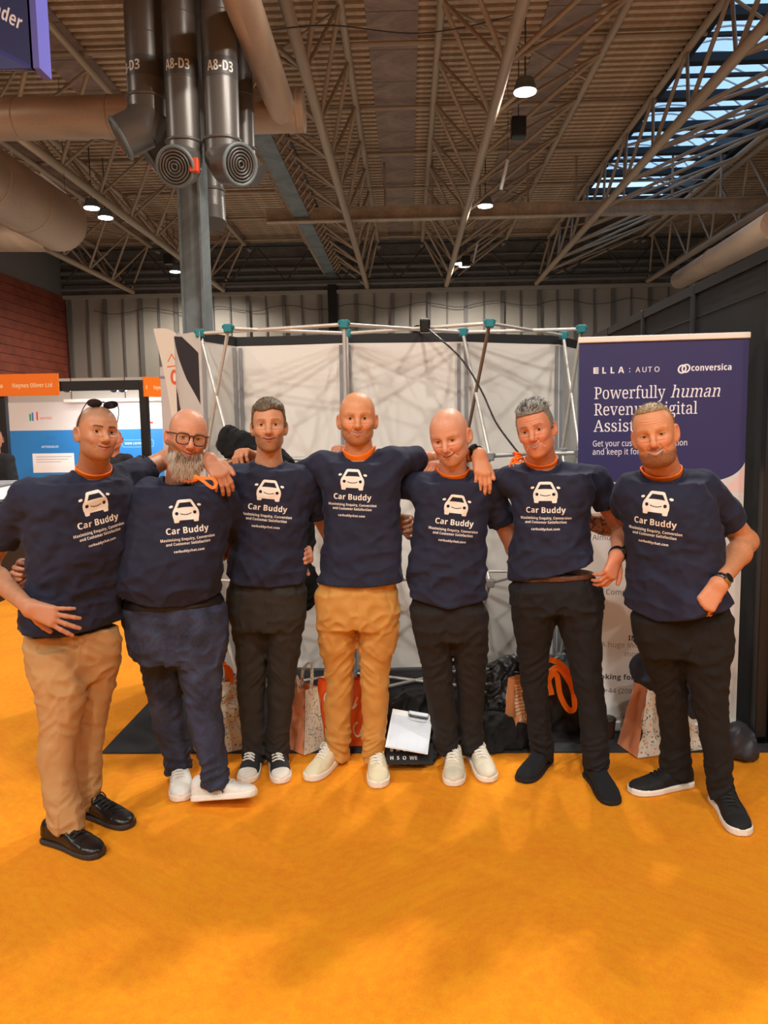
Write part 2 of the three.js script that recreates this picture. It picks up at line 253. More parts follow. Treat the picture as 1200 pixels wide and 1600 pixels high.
// one dark vertical outlet: shaft, collar, printed band, segmented elbow, mouth with rings
function outlet(px, z, wpx, bandY, endY, dir, label, clipSide, mouth = true, band = true, spin = 0) {
  const r = wpx / 2 * Math.abs(z) / 1200, top = at(px, -40, z), low = at(px, endY, z), x = low.x;
  const t = thing('dark_duct', label, 'duct', [x, low.y, z], 'dark vertical ducts on the column');
  part(t, 'shaft', bar(V(x, low.y, z), V(x, top.y + 0.5, z), r, 32), M.darkDuct);
  if (band) { const y = at(px, bandY, z).y, g = new THREE.CylinderGeometry(r * 1.012, r * 1.012, 0.3, 40, 1, true); g.rotateY(Math.PI + spin); g.translate(x, y, z); part(t, 'stencilled_band', g, mat([255, 255, 255], 0.45, { map: stencilTex }), 'white stencilled code'); }
  part(t, 'collar', ringAt(V(x, low.y + 0.02, z), UP, r * 1.03, 0.03), M.darkDuct);
  for (const k of [0.75, 1.5]) part(t, 'seam_ring', ringAt(V(x, low.y + k * 1.3, z), UP, r, 0.008), M.darkDuct);
  const d = V(...dir).normalize(); const p0 = V(x, low.y, z), p1 = p0.clone().add(V(0, -r * 0.75, 0)), p2 = p1.clone().add(d.clone().multiplyScalar(r * 0.5).add(V(0, -r * 0.45, 0))), p3 = p2.clone().addScaledVector(d, r * 1.15);
  const R = r * 1.05; [[p0, p1], [p1, p2], [p2, p3]].forEach(([a, b], i) => { const q = b.clone().sub(a).multiplyScalar(0.22); part(t, 'elbow_segment', bar(a.clone().sub(q), b.clone().add(i < 2 ? q : V(0, 0, 0)), R * (1 + 0.02 * i), 28), M.darkDuct); });
  if (mouth) {
    part(t, 'mouth_rim', ringAt(p3, d, R * 1.02, 0.035), M.steel); part(t, 'mouth_disc', capDisc(p3.clone().addScaledVector(d, 0.005), d, R * 0.98, 0.02), M.blackFrame);
    for (let k = 1; k < 6; k++) part(t, 'grille_ring', ringAt(p3.clone().addScaledVector(d, 0.03), d, R * 0.86 * k / 5.2, 0.016), M.darkDuct);
    if (clipSide) { const s = V(0, 1, 0).cross(d).normalize().multiplyScalar(R * 1.05 * clipSide), c = p3.clone().add(s).addScaledVector(d, -0.05); part(t, 'red_clip', rbox(c.x - 0.07, c.x + 0.07, c.y - 0.11, c.y + 0.11, c.z - 0.06, c.z + 0.06, 0.02), M.redClip, 'orange-red clip'); }
  }
  return t;
}
outlet(230, -13.2, 56, 113, 158, [-0.86, -0.5, 0.25], 'leftmost dark duct, its elbow turning out to the left', -1, true, true, -0.75);
outlet(288, -13.0, 50, 110, 226, [-0.1, -0.35, 0.93], 'middle dark duct, its round mouth facing forward', 1, true, true, 0);
outlet(348, -13.0, 52, 113, 224, [0.72, -0.22, 0.66], 'right-hand dark duct, its round mouth turned to the right', 0, true, true, 0.25);
outlet(262, -15.0, 40, 0, 205, [-0.8, -0.55, 0.2], 'dark duct hidden behind the others with low left elbow', -1, true, false);
outlet(381, -15.0, 34, 0, 236, [0.75, -0.6, 0.1], 'slim dark duct at the right rear ending under the mouths', 0, false, false);
outlet(331, -15.0, 36, 0, 300, [0.1, -0.9, 0.3], 'slim dark duct in the middle rear reaching lowest', 0, false, false);
{ // purple banner cube hanging at upper left
  const z = -7.5, c = at(52, 40, z), bl = at(-60, 112, z), tr = at(44, -60, z);
  const tex = canvasTex(512, 512, (g) => { g.fillStyle = '#1c1c5e'; g.fillRect(0, 0, 512, 512); g.fillStyle = '#2b2c86'; g.beginPath(); g.moveTo(0, 300); g.lineTo(512, 505); g.lineTo(512, 512); g.lineTo(0, 512); g.fill(); g.fillStyle = '#3a3f7a'; g.beginPath(); g.moveTo(0, 330); g.lineTo(480, 512); g.lineTo(0, 512); g.fill(); g.save(); g.translate(440, 330); g.rotate(0.42); g.fillStyle = '#f2f0f8'; g.font = 'bold 92px sans-serif'; g.textAlign = 'right'; g.fillText('otrader', 0, 0); g.restore(); });
  const t = thing('hanging_banner', 'dark blue fabric banner box with white lettering hanging top left', 'banner', [bl.x, bl.y, z]);
  const g = new THREE.BoxGeometry(tr.x - bl.x, tr.y - bl.y, 0.06); g.translate((tr.x + bl.x) / 2, (tr.y + bl.y) / 2, z); part(t, 'printed_face', g, mat([255, 255, 255], 0.55, { map: tex }));
  const side = box(tr.x - 0.02, tr.x + 0.06, bl.y, tr.y, z - 0.22, z + 0.03); part(t, 'side_face', side, mat([96, 92, 190], 0.5), 'lighter violet side');
  for (const x of [bl.x + 0.05, tr.x]) part(t, 'hanging_wire', bar(V(x, tr.y, z), V(x, DECK, z), 0.006, 5), M.trussDark);
}
{ // thin cables under the roof
  const p = [[395, 50, -13], [520, 40, -16], [655, 52, -18], [780, 30, -20], [830, 15, -20]].map(([x, y, z]) => at(x, y, z));
  single('roof_cable', 'thin dark cable sagging across the roof top', 'cable', tube(p, 0.014, 40, 5), M.trussDark, p[0].clone());
  const q = []; for (let x = -18; x <= 15; x += 1.05) q.push(V(x, 8.55 + 0.16 * Math.sin(x * 1.6), ZB + 0.32)); single('wall_cable', 'thin cable looped along the far cladding', 'cable', tube(q, 0.02, 160, 5), M.trussDark, q[0].clone());
}
// ---------------------------------------------------------------- soft shapes: distance fields meshed with surface nets
const smin = (a, b, k) => { const h = Math.max(k - Math.abs(a - b), 0) / k; return Math.min(a, b) - h * h * k * 0.25; };
const smax = (a, b, k) => -smin(-a, -b, k);
function cone(a, b, ra, rb) {                                        // tapered capsule
  const ax = a.x, ay = a.y, az = a.z, bx = b.x - ax, by = b.y - ay, bz = b.z - az, L = bx * bx + by * by + bz * bz || 1e-9;
  return (x, y, z) => { const px = x - ax, py = y - ay, pz = z - az; let t = (px * bx + py * by + pz * bz) / L; t = t < 0 ? 0 : t > 1 ? 1 : t; const dx = px - bx * t, dy = py - by * t, dz = pz - bz * t; return Math.sqrt(dx * dx + dy * dy + dz * dz) - (ra + (rb - ra) * t); };
}
const ell = (cx, cy, cz, rx, ry, rz) => { const m = Math.min(rx, ry, rz); return (x, y, z) => { const a = (x - cx) / rx, b = (y - cy) / ry, c = (z - cz) / rz, k0 = Math.sqrt(a * a + b * b + c * c), a2 = a / rx, b2 = b / ry, c2 = c / rz, k1 = Math.sqrt(a2 * a2 + b2 * b2 + c2 * c2); return k1 < 1e-9 ? -m : k0 * (k0 - 1) / k1; }; };
function stack(rows, yaw = 0, pw = 2.3) {                           // rows {y, x, z, a, b}: a body of oval sections, smooth in height
  rows = rows.slice().sort((p, q) => p.y - q.y);
  const y0 = rows[0].y, y1 = rows[rows.length - 1].y, n = Math.max(8, Math.ceil((y1 - y0) / 0.008)), T = ['x', 'z', 'a', 'b'].map(() => new Float32Array(n + 2));
  const cs = Math.cos(yaw), sn = Math.sin(yaw);
  for (let i = 0; i <= n + 1; i++) {
    const y = mix(y0, y1, Math.min(1, i / n)); let k = 0; while (k < rows.length - 2 && rows[k + 1].y < y) k++;
    const A = rows[k], B = rows[k + 1], P = rows[Math.max(0, k - 1)], Q = rows[Math.min(rows.length - 1, k + 2)], h = B.y - A.y, t = clamp((y - A.y) / h, 0, 1);
    ['x', 'z', 'a', 'b'].forEach((f, j) => {
      const mA = P === A ? (B[f] - A[f]) / h : (B[f] - P[f]) / (B.y - P.y), mB = Q === B ? (B[f] - A[f]) / h : (Q[f] - A[f]) / (Q.y - A.y), t2 = t * t, t3 = t2 * t;
      T[j][i] = (2 * t3 - 3 * t2 + 1) * A[f] + (t3 - 2 * t2 + t) * h * mA + (-2 * t3 + 3 * t2) * B[f] + (t3 - t2) * h * mB;
    });
  }
  const [X, Z, AA, BB] = T, sc = n / (y1 - y0);
  return (x, y, z) => {
    const u = clamp((y - y0) * sc, 0, n - 1e-6), i = u | 0, f = u - i, c = 1 - f, a = AA[i] * c + AA[i + 1] * f, b = BB[i] * c + BB[i + 1] * f, ex = x - X[i] * c - X[i + 1] * f, ez = z - Z[i] * c - Z[i + 1] * f;
    const lx = Math.abs(ex * cs - ez * sn) / a, lz = Math.abs(ex * sn + ez * cs) / b;
    const rho = pw === 2 ? Math.sqrt(lx * lx + lz * lz) : Math.pow(Math.pow(lx, pw) + Math.pow(lz, pw), 1 / pw);
    let d = (rho - 1) * Math.min(a, b); if (rho > 1) { const q = rho > 1e-6 ? Math.hypot(ex, ez) * (1 - 1 / rho) : 0; d = Math.min(q, d * 1.6); d = Math.max(d, (rho - 1) * Math.min(a, b) * 0.8); }
    const e = Math.max(y0 - y, y - y1); return e > 0 ? Math.hypot(Math.max(d, 0), e) : Math.max(d, e);
  };
}
function netMesh(f, lo, hi, h, { color, uv, slack = 1.5 } = {}) {
  const B = 8, nb = [0, 1, 2].map((k) => Math.max(1, Math.ceil((hi[k] - lo[k]) / (h * B)))), nx = nb[0] * B + 1, ny = nb[1] * B + 1, nz = nb[2] * B + 1;
  const val = new Float32Array(nx * ny * nz).fill(NaN), kept = [], id = (i, j, k) => (k * ny + j) * nx + i, reach = h * B * 0.88 * slack;
  for (let c = 0; c < nb[2]; c++) for (let b = 0; b < nb[1]; b++) for (let a = 0; a < nb[0]; a++) {
    const d = f(lo[0] + (a + 0.5) * B * h, lo[1] + (b + 0.5) * B * h, lo[2] + (c + 0.5) * B * h); if (Math.abs(d) > reach) continue;
    kept.push([a, b, c]);
    for (let k = 0; k <= B; k++) for (let j = 0; j <= B; j++) for (let i = 0; i <= B; i++) { const q = id(a * B + i, b * B + j, c * B + k); if (val[q] !== val[q]) val[q] = f(lo[0] + (a * B + i) * h, lo[1] + (b * B + j) * h, lo[2] + (c * B + k) * h); }
  }
  const pos = [], vert = new Map(), idx = [], E = [[0, 1], [2, 3], [4, 5], [6, 7], [0, 2], [1, 3], [4, 6], [5, 7], [0, 4], [1, 5], [2, 6], [3, 7]], v = new Float32Array(8);
  for (const [a, b, c] of kept) for (let k = c * B; k < c * B + B; k++) for (let j = b * B; j < b * B + B; j++) for (let i = a * B; i < a * B + B; i++) {
    let m = 0; for (let q = 0; q < 8; q++) { v[q] = val[id(i + (q & 1), j + ((q >> 1) & 1), k + (q >> 2))]; if (v[q] < 0) m |= 1 << q; }
    if (m === 0 || m === 255) continue;
    let n = 0, sx = 0, sy = 0, sz = 0;
    for (const [p, q] of E) if (((m >> p) & 1) !== ((m >> q) & 1)) { const t = v[p] / (v[p] - v[q]); sx += (p & 1) + ((q & 1) - (p & 1)) * t; sy += ((p >> 1) & 1) + (((q >> 1) & 1) - ((p >> 1) & 1)) * t; sz += (p >> 2) + ((q >> 2) - (p >> 2)) * t; n++; }
    vert.set(id(i, j, k), pos.length / 3); pos.push(lo[0] + (i + sx / n) * h, lo[1] + (j + sy / n) * h, lo[2] + (k + sz / n) * h);
  }
  const quad = (A, Bq, C, D, flip) => { if (A === undefined || Bq === undefined || C === undefined || D === undefined) return; if (flip) idx.push(A, C, Bq, A, D, C); else idx.push(A, Bq, C, A, C, D); };
  for (const [key] of vert) {
    const i = key % nx, j = ((key / nx) | 0) % ny, k = (key / (nx * ny)) | 0, s0 = val[key] < 0;
    if (j > 0 && k > 0 && (val[id(i + 1, j, k)] < 0) !== s0) quad(vert.get(id(i, j - 1, k - 1)), vert.get(id(i, j, k - 1)), vert.get(key), vert.get(id(i, j - 1, k)), !s0);
    if (i > 0 && k > 0 && (val[id(i, j + 1, k)] < 0) !== s0) quad(vert.get(id(i - 1, j, k - 1)), vert.get(id(i - 1, j, k)), vert.get(key), vert.get(id(i, j, k - 1)), !s0);
    if (i > 0 && j > 0 && (val[id(i, j, k + 1)] < 0) !== s0) quad(vert.get(id(i - 1, j - 1, k)), vert.get(id(i, j - 1, k)), vert.get(key), vert.get(id(i - 1, j, k)), !s0);
  }
  const g = new THREE.BufferGeometry(); g.setAttribute('position', new THREE.Float32BufferAttribute(pos, 3)); g.setIndex(idx); g.computeVertexNormals();
  const n = pos.length / 3;
  if (color) { const c = new Float32Array(n * 3); for (let i = 0; i < n; i++) c.set(color(pos[i * 3], pos[i * 3 + 1], pos[i * 3 + 2]), i * 3); g.setAttribute('color', new THREE.BufferAttribute(c, 3)); }
  const w = new Float32Array(n * 2), N = g.attributes.normal;
  for (let i = 0; i < n; i++) w.set(uv ? uv(pos[i * 3], pos[i * 3 + 1], pos[i * 3 + 2], N.getX(i), N.getY(i), N.getZ(i)) : [pos[i * 3] + 0.6 * pos[i * 3 + 2], pos[i * 3 + 1] + 0.3 * pos[i * 3 + 2]], i * 2);
  g.setAttribute('uv', new THREE.BufferAttribute(w, 2));
  return g;
}
const ridge = (x, y, z) => { const n = 1 - Math.abs(noise3(x, y, z)); return n * n; };
function joinSoft(list) { return mergeGeometries(list); }
function bounds(pts, pad) { const lo = [1e9, 1e9, 1e9], hi = [-1e9, -1e9, -1e9]; for (const p of pts) [p.x, p.y, p.z].forEach((c, i) => { lo[i] = Math.min(lo[i], c - pad); hi[i] = Math.max(hi[i], c + pad); }); return [lo, hi]; }

// ---------------------------------------------------------------- a hand: palm, four unequal fingers, thumb at the side of the palm
function handBones(wrist, D, N, thumbSide, { curl = [15, 25, 15], curls, spread = 4, thumb = [0.62, 0.66, -0.25], thumbBend = 18, s = 1, fan = 0 } = {}) {
  D = D.clone().normalize(); N = N.clone().addScaledVector(D, -N.dot(D)).normalize(); const S = D.clone().cross(N).normalize().multiplyScalar(thumbSide);
  const P = (d, sd, n) => wrist.clone().addScaledVector(D, d * s).addScaledVector(S, sd * s).addScaledVector(N, n * s);
  const palm = [], fingers = [], tips = [];
  const F = [[0.027, 0.092, 0.0092, [0.043, 0.026, 0.02]], [0.009, 0.096, 0.0096, [0.047, 0.03, 0.021]], [-0.0095, 0.091, 0.0091, [0.043, 0.028, 0.02]], [-0.027, 0.082, 0.0079, [0.034, 0.021, 0.018]]];
  F.forEach(([off, len, r, seg], i) => {
    palm.push(cone(P(0.004, off * 0.62, -0.002), P(len, off, 0), 0.0165 * s, (i === 3 ? 0.0115 : 0.0128) * s));
    const c = curls ? curls[i] : curl, a0 = fan + (1.5 - i) * spread; let dir = D.clone().applyAxisAngle(N, 0).multiplyScalar(Math.cos(a0 * D2R)).addScaledVector(S, Math.sin(a0 * D2R)).normalize();
    const axis = dir.clone().cross(N).normalize(); let p = P(len, off, 0.001), rr = r * s; const chain = [];
    seg.forEach((l, k) => { dir = dir.clone().applyAxisAngle(axis, -c[k] * D2R); const q = p.clone().addScaledVector(dir, l * s); chain.push(cone(p, q, rr, rr * (k === 2 ? 0.86 : 0.93))); p = q; rr *= 0.93; });
    fingers.push(chain); tips.push(p);
  });
  { let dir = D.clone().multiplyScalar(thumb[0]).addScaledVector(S, thumb[1]).addScaledVector(N, thumb[2]).normalize(), p = P(0.016, 0.02, -0.006), rr = 0.0145 * s; const axis = S.clone().cross(D).cross(dir).length() > 1e-4 ? dir.clone().cross(D).normalize() : N.clone(); const chain = [];
    [0.044, 0.034, 0.027].forEach((l, k) => { if (k) dir = dir.clone().applyAxisAngle(axis, thumbBend * D2R); const q = p.clone().addScaledVector(dir, l * s); chain.push(cone(p, q, rr, rr * 0.86)); p = q; rr *= 0.86; }); fingers.push(chain); tips.push(p); }
  const f = (x, y, z) => {
    let d = 1e9; for (const c of palm) d = smin(d, c(x, y, z), 0.016); let best = d;
    for (const ch of fingers) { let e = 1e9; for (const c of ch) e = smin(e, c(x, y, z), 0.004); best = smin(best, e, 0.007); }
    return best;
  };
  return { f, pts: [wrist, P(-0.03, 0.02, 0.02), P(-0.03, -0.02, -0.02), P(0.09, 0.05, 0.02), P(0.09, -0.045, -0.02), ...tips] };
}
// ---------------------------------------------------------------- heads (own axes: y up, z out of the face, eyes at y = 0)
function headField(o) {
  const { faceW = 1, jawW = 1, chinL = 0, smile = 0.5, teeth = 0, nose = 1, cheek = 1, browH = 0, open = 0.0042, ear = 1, fat = 0, lines = 0.4 } = o;
  const fw = faceW, jw = jawW, cy = -0.101 - chinL;
  const cran = ell(0, 0.026, -0.014, 0.0765 * fw, 0.089, 0.1), fore = ell(0, 0.034, 0.022, 0.064 * fw, 0.066, 0.064), face = ell(0, -0.034, 0.022, 0.0645 * fw, 0.084, 0.066);
  const jaw = ell(0, -0.066 - chinL * 0.6, 0.02, 0.0575 * jw * fw, 0.046, 0.058), chin = ell(0, cy + 0.006, 0.063, 0.026 * jw, 0.017, 0.0185);
  const jc = [-1, 1].map((s) => ell(s * 0.0475 * jw * fw, -0.062 - chinL * 0.5, -0.008, 0.017, 0.026, 0.022));
  const ck = [-1, 1].map((s) => ell(s * 0.04 * fw, -0.026 + smile * 0.002, 0.057, 0.022, 0.018, 0.019 + 0.003 * cheek)), ap = [-1, 1].map((s) => ell(s * 0.034 * fw, -0.04 + smile * 0.004, 0.07, 0.016, 0.014, 0.012 + 0.003 * smile));
  const brow = [-1, 1].map((s) => cone(V(s * 0.012, 0.0175 + browH, 0.0825), V(s * 0.045 * fw, 0.0205 + browH, 0.0665), 0.0105, 0.009));
  const sock = [-1, 1].map((s) => ell(s * 0.0315, -0.002, 0.097, 0.021, 0.0145, 0.021));
  const bridge = cone(V(0, 0.013, 0.08), V(0, -0.026, 0.1 + 0.003 * nose), 0.0078, 0.0105 * nose), tip = ell(0, -0.034, 0.104 + 0.003 * nose, 0.0125 * nose, 0.0105, 0.012), ala = [-1, 1].map((s) => ell(s * 0.0135 * nose, -0.0375, 0.0945, 0.0085, 0.0082, 0.0105)), nost = [-1, 1].map((s) => ell(s * 0.0065, -0.046, 0.1005, 0.0036, 0.0045, 0.0058));
  const muz = ell(0, -0.064, 0.065, 0.032, 0.028, 0.0255);
  const my = -0.0655, mw = 0.0235 + 0.0055 * smile, cyl = my + 0.003 + 0.008 * smile, cz = 0.0785 - 0.004 * smile, mz = 0.0925;
  const lipU = [-1, 1].map((s) => cone(V(s * 0.004, my + 0.0045 + teeth * 0.002, mz), V(s * mw, cyl, cz), 0.0046, 0.0024)), lipL = [-1, 1].map((s) => cone(V(s * 0.0, my - 0.0045 - teeth * 0.0045, mz - 0.002), V(s * mw, cyl - 0.0005, cz), 0.0054, 0.0024));
  const mouthY = (x) => my + (cyl - my) * Math.pow(Math.min(1, Math.abs(x) / mw), 1.7) - teeth * 0.0015;
  const ears = [-1, 1].map((s) => ({ s, o: ell(0, 0, 0, 0.0092, 0.033 * ear, 0.0205 * ear), c: ell(s * 0.0075, 0.003, 0.003, 0.0085, 0.02 * ear, 0.011), l: ell(0, -0.026, 0.006, 0.007, 0.0095, 0.008) }));
  const eyes = [-1, 1].map((s) => [s * 0.0315, -0.0008, 0.0652]);
  const fatn = fat ? ell(0, -0.098, 0.012, 0.062 * fw, 0.036, 0.056) : null;
  function f(x, y, z, bare) {
    let d = smin(cran(x, y, z), fore(x, y, z), 0.03); d = smin(d, face(x, y, z), 0.03); d = smin(d, jaw(x, y, z), 0.025); d = smin(d, chin(x, y, z), 0.022);
    d = smin(d, jc[0](x, y, z), 0.022); d = smin(d, jc[1](x, y, z), 0.022); if (fatn) d = smin(d, fatn(x, y, z), 0.03);
    if (z > 0.02) {
      for (let i = 0; i < 2; i++) { d = smin(d, ck[i](x, y, z), 0.018); d = smin(d, ap[i](x, y, z), 0.014); d = smin(d, brow[i](x, y, z), 0.012); }
      d = smin(d, muz(x, y, z), 0.018);
      for (let i = 0; i < 2; i++) d = smax(d, -sock[i](x, y, z), 0.012);
      d = smin(d, bridge(x, y, z), 0.012); d = smin(d, tip(x, y, z), 0.008); d = smin(d, ala[0](x, y, z), 0.006); d = smin(d, ala[1](x, y, z), 0.006);
      d = smax(d, -nost[0](x, y, z), 0.002); d = smax(d, -nost[1](x, y, z), 0.002);
      for (const e of eyes) {
        const qx = x - e[0], qy = y - e[1], qz = z - e[2], r = Math.sqrt(qx * qx + qy * qy + qz * qz); if (r > 0.04) continue;
        const slit = Math.abs(qy) - open * (1 - Math.min(1, (qx / 0.0148) ** 2)); d = smin(d, Math.max(r - 0.0156, -slit), 0.0035); d = Math.min(d, r - 0.0136);
      }
      for (let i = 0; i < 2; i++) { d = smin(d, lipU[i](x, y, z), 0.005); d = smin(d, lipL[i](x, y, z), 0.005); }
      const g = Math.abs(y - mouthY(x)) - (0.0012 + teeth * 0.0052 * Math.max(0, 1 - (x / (mw * 0.92)) ** 2)); if (Math.abs(x) < mw * 0.97) d = smax(d, -Math.max(g, 0.087 - 0.003 * smile - z - 8 * x * x), 0.002);
      // smile line beside the mouth
      for (const s of [-1, 1]) { const bx = Math.hypot((Math.abs(x) - 0.0315) / 0.016, (y + 0.0175 - 0.25 * (Math.abs(x) - 0.0315) ** 2 * 40) / 0.0035); if (s > 0) d -= 0.0016 * Math.exp(-bx * bx) - 0.0014 * Math.exp(-(((y + 0.0235) / 0.0025) ** 2)) * sstep(0.05, 0.035, Math.abs(x)) * sstep(0.014, 0.022, Math.abs(x));
        const ln = cone2(s, x, y, z); if (smile > 0.2) d += 0.0034 * smile * Math.exp(-(ln * ln) / 0.000016); }
    }
    if (lines && z > 0.04) d += lines * 0.0011 * Math.max(0, Math.sin((y + 0.004 * Math.cos(x * 40)) * 600)) * sstep(0.034, 0.042, y) * sstep(0.074, 0.06, y) * sstep(0.045, 0.025, Math.abs(x));
    if (bare) return d;
    for (const e of ears) { const lx0 = x - e.s * 0.0815 * fw, ly0 = y + 0.012, lz0 = z + 0.012; if (lx0 * lx0 + ly0 * ly0 + lz0 * lz0 > 0.004) continue; const ca = 0.9, sa = 0.42 * e.s, lx = lx0 * ca + lz0 * sa, lz1 = -lx0 * sa + lz0 * ca, ly = ly0 * 0.985 - lz1 * 0.17, lz = ly0 * 0.17 + lz1 * 0.985; let q = smax(e.o(lx, ly, lz), -e.c(lx, ly, lz), 0.004); q = smin(q, e.l(lx, ly, lz), 0.006); d = smin(d, q, 0.006); }
    return d;
  }
  function cone2(s, x, y, z) { const ax = s * 0.017, ay = -0.036, bx = s * (mw + 0.01), by = -0.07; const px = x - ax, py = y - ay, L = (bx - ax) ** 2 + (by - ay) ** 2; const t = clamp((px * (bx - ax) + py * (by - ay)) / L, 0, 1); return Math.hypot(px - (bx - ax) * t, py - (by - ay) * t); }
  return { f, eyes, mouthY, mw, open, cyl, teeth, cran, fw, jw, smile, mz };
}
const SKIN = {};
function headColor(h, o) {
  const skin = lin(...o.skin), lip = lin(...(o.lip ?? [178, 98, 88])), browC = lin(...(o.brow ?? [80, 58, 40])), iris = lin(...(o.iris ?? [60, 52, 44])), stub = lin(...(o.stub ?? [92, 72, 56])), scalp = lin(...(o.scalpC ?? [92, 84, 76]));
  const red = lin(...(o.red ?? [205, 112, 86]));
  return (x, y, z) => {
    const n1 = noise3(x * 60, y * 60, z * 60), n2 = noise3(x * 330, y * 330, z * 330), n3 = noise3(x * 260, y * 260, z * 260);
    let c = mix3(skin, [skin[0] * 1.06, skin[1] * 1.03, skin[2]], 0.5 + 0.5 * n1);
    // ruddier cheeks, nose, ears
    const rd = Math.max(Math.exp(-(((Math.abs(x) - 0.036) / 0.018) ** 2 + ((y + 0.032) / 0.016) ** 2)) * sstep(0.02, 0.05, z), Math.exp(-((x / 0.012) ** 2 + ((y + 0.032) / 0.011) ** 2)) * sstep(0.08, 0.095, z), sstep(0.076, 0.088, Math.abs(x)) * 0.7);
    c = mix3(c, red, clamp(rd * (o.ruddy ?? 0.4) * (0.85 + 0.3 * n2), 0, 0.75));
    // shaved scalp or cropped sides
    if (o.scalp) { const hl = 0.056 - 0.05 * sstep(0.07, -0.02, z) * (Math.abs(x) > 0.045 ? 1 : 0.45) - (z < -0.01 ? 0.05 : 0) , m = sstep(hl - 0.004, hl + 0.012, y + 0.004 * n2 + (z < 0.01 ? sstep(0.01, -0.05, z) * 0.06 : 0)); c = mix3(c, scalp, m * o.scalp * (0.75 + 0.3 * n3)); }
    // stubble or short beard
    if (o.beard) {
      const side = sstep(0.004, 0.03, z) , jawLine = sstep(-0.046, -0.064, y + 0.011 * sstep(0.05, 0.025, Math.abs(x)) * 0 - 0.5 * Math.max(0, Math.abs(x) - 0.045)), burn = sstep(0.035, 0.012, z) * sstep(-0.015, -0.04, y) * sstep(0.045, 0.058, Math.abs(x)) * sstep(-0.02, 0.0, z);
      const mou = Math.exp(-(((y + 0.0535) / 0.006) ** 2)) * sstep(0.034, 0.024, Math.abs(x)) * sstep(0.07, 0.08, z), goat = o.goatee ? Math.max(sstep(0.034, 0.024, Math.abs(x)), 0.9 * sstep(-0.06, -0.075, y)) : 1;
      const chk = sstep(-0.044, -0.06, y - 0.62 * Math.max(0, Math.abs(x) - 0.03)), m = clamp(Math.max(chk * sstep(-0.025, 0.005, z), mou * (o.moustache ?? 1), burn * 0.8) * goat, 0, 1) * (1 - sstep(-0.125, -0.14, y));
      c = mix3(c, stub, clamp(m * o.beard * (0.82 + 0.3 * n3 + 0.15 * n2), 0, 1));
    }
    // brows
    const bx = Math.abs(x), by = y - (0.0195 + (o.browY ?? 0) + 0.0035 * Math.sin(clamp((bx - 0.01) / 0.042, 0, 1) * Math.PI * 0.62) - (bx > 0.04 ? (bx - 0.04) * 0.35 : 0)), bm = sstep(0.0055, 0.003, Math.abs(by)) * sstep(0.009, 0.013, bx) * sstep(0.051, 0.044, bx) * sstep(0.05, 0.06, z); c = mix3(c, browC, clamp(bm * (o.browA ?? 0.8) * (0.85 + 0.3 * n3), 0, 1));
    // lips and teeth
    if (z > 0.066 && Math.abs(x) < h.mw + 0.003) {
      const my = h.mouthY(x), dy = y - my, t = Math.max(0, 1 - (x / h.mw) ** 2), gap = 0.0012 + h.teeth * 0.0052 * Math.max(0, 1 - (x / (h.mw * 0.92)) ** 2);
      const lm = Math.max(sstep(gap + 0.0075 * t + 0.001, gap + 0.004 * t, dy) * (dy > 0 ? 1 : 0), sstep(gap + 0.0095 * t + 0.001, gap + 0.006 * t, -dy) * (dy <= 0 ? 1 : 0)); c = mix3(c, lip, lm * 0.85 * sstep(0, 0.15, t));
      if (Math.abs(dy) < gap) c = h.teeth > 0.2 ? lin(240, 232, 220) : lin(88, 40, 36);
    }
    // eyes
    for (const e of h.eyes) { const qx = x - e[0], qy = y - e[1], qz = z - e[2], r = Math.sqrt(qx * qx + qy * qy + qz * qz); if (r > 0.0185 || qz < 0) continue; const lim = h.open * (1 - Math.min(1, (qx / 0.0148) ** 2)); if (Math.abs(qy) < lim) c = Math.hypot(qx, qy) < 0.0066 ? (Math.hypot(qx, qy) < 0.003 ? [0.01, 0.01, 0.01] : iris) : lin(202, 188, 178); else if (Math.abs(qy) < lim + 0.0026 && Math.abs(qx) < 0.0158) c = mix3(c, lin(58, 36, 28), qy > 0 ? 0.85 : 0.45); }
    return c;
  };
}
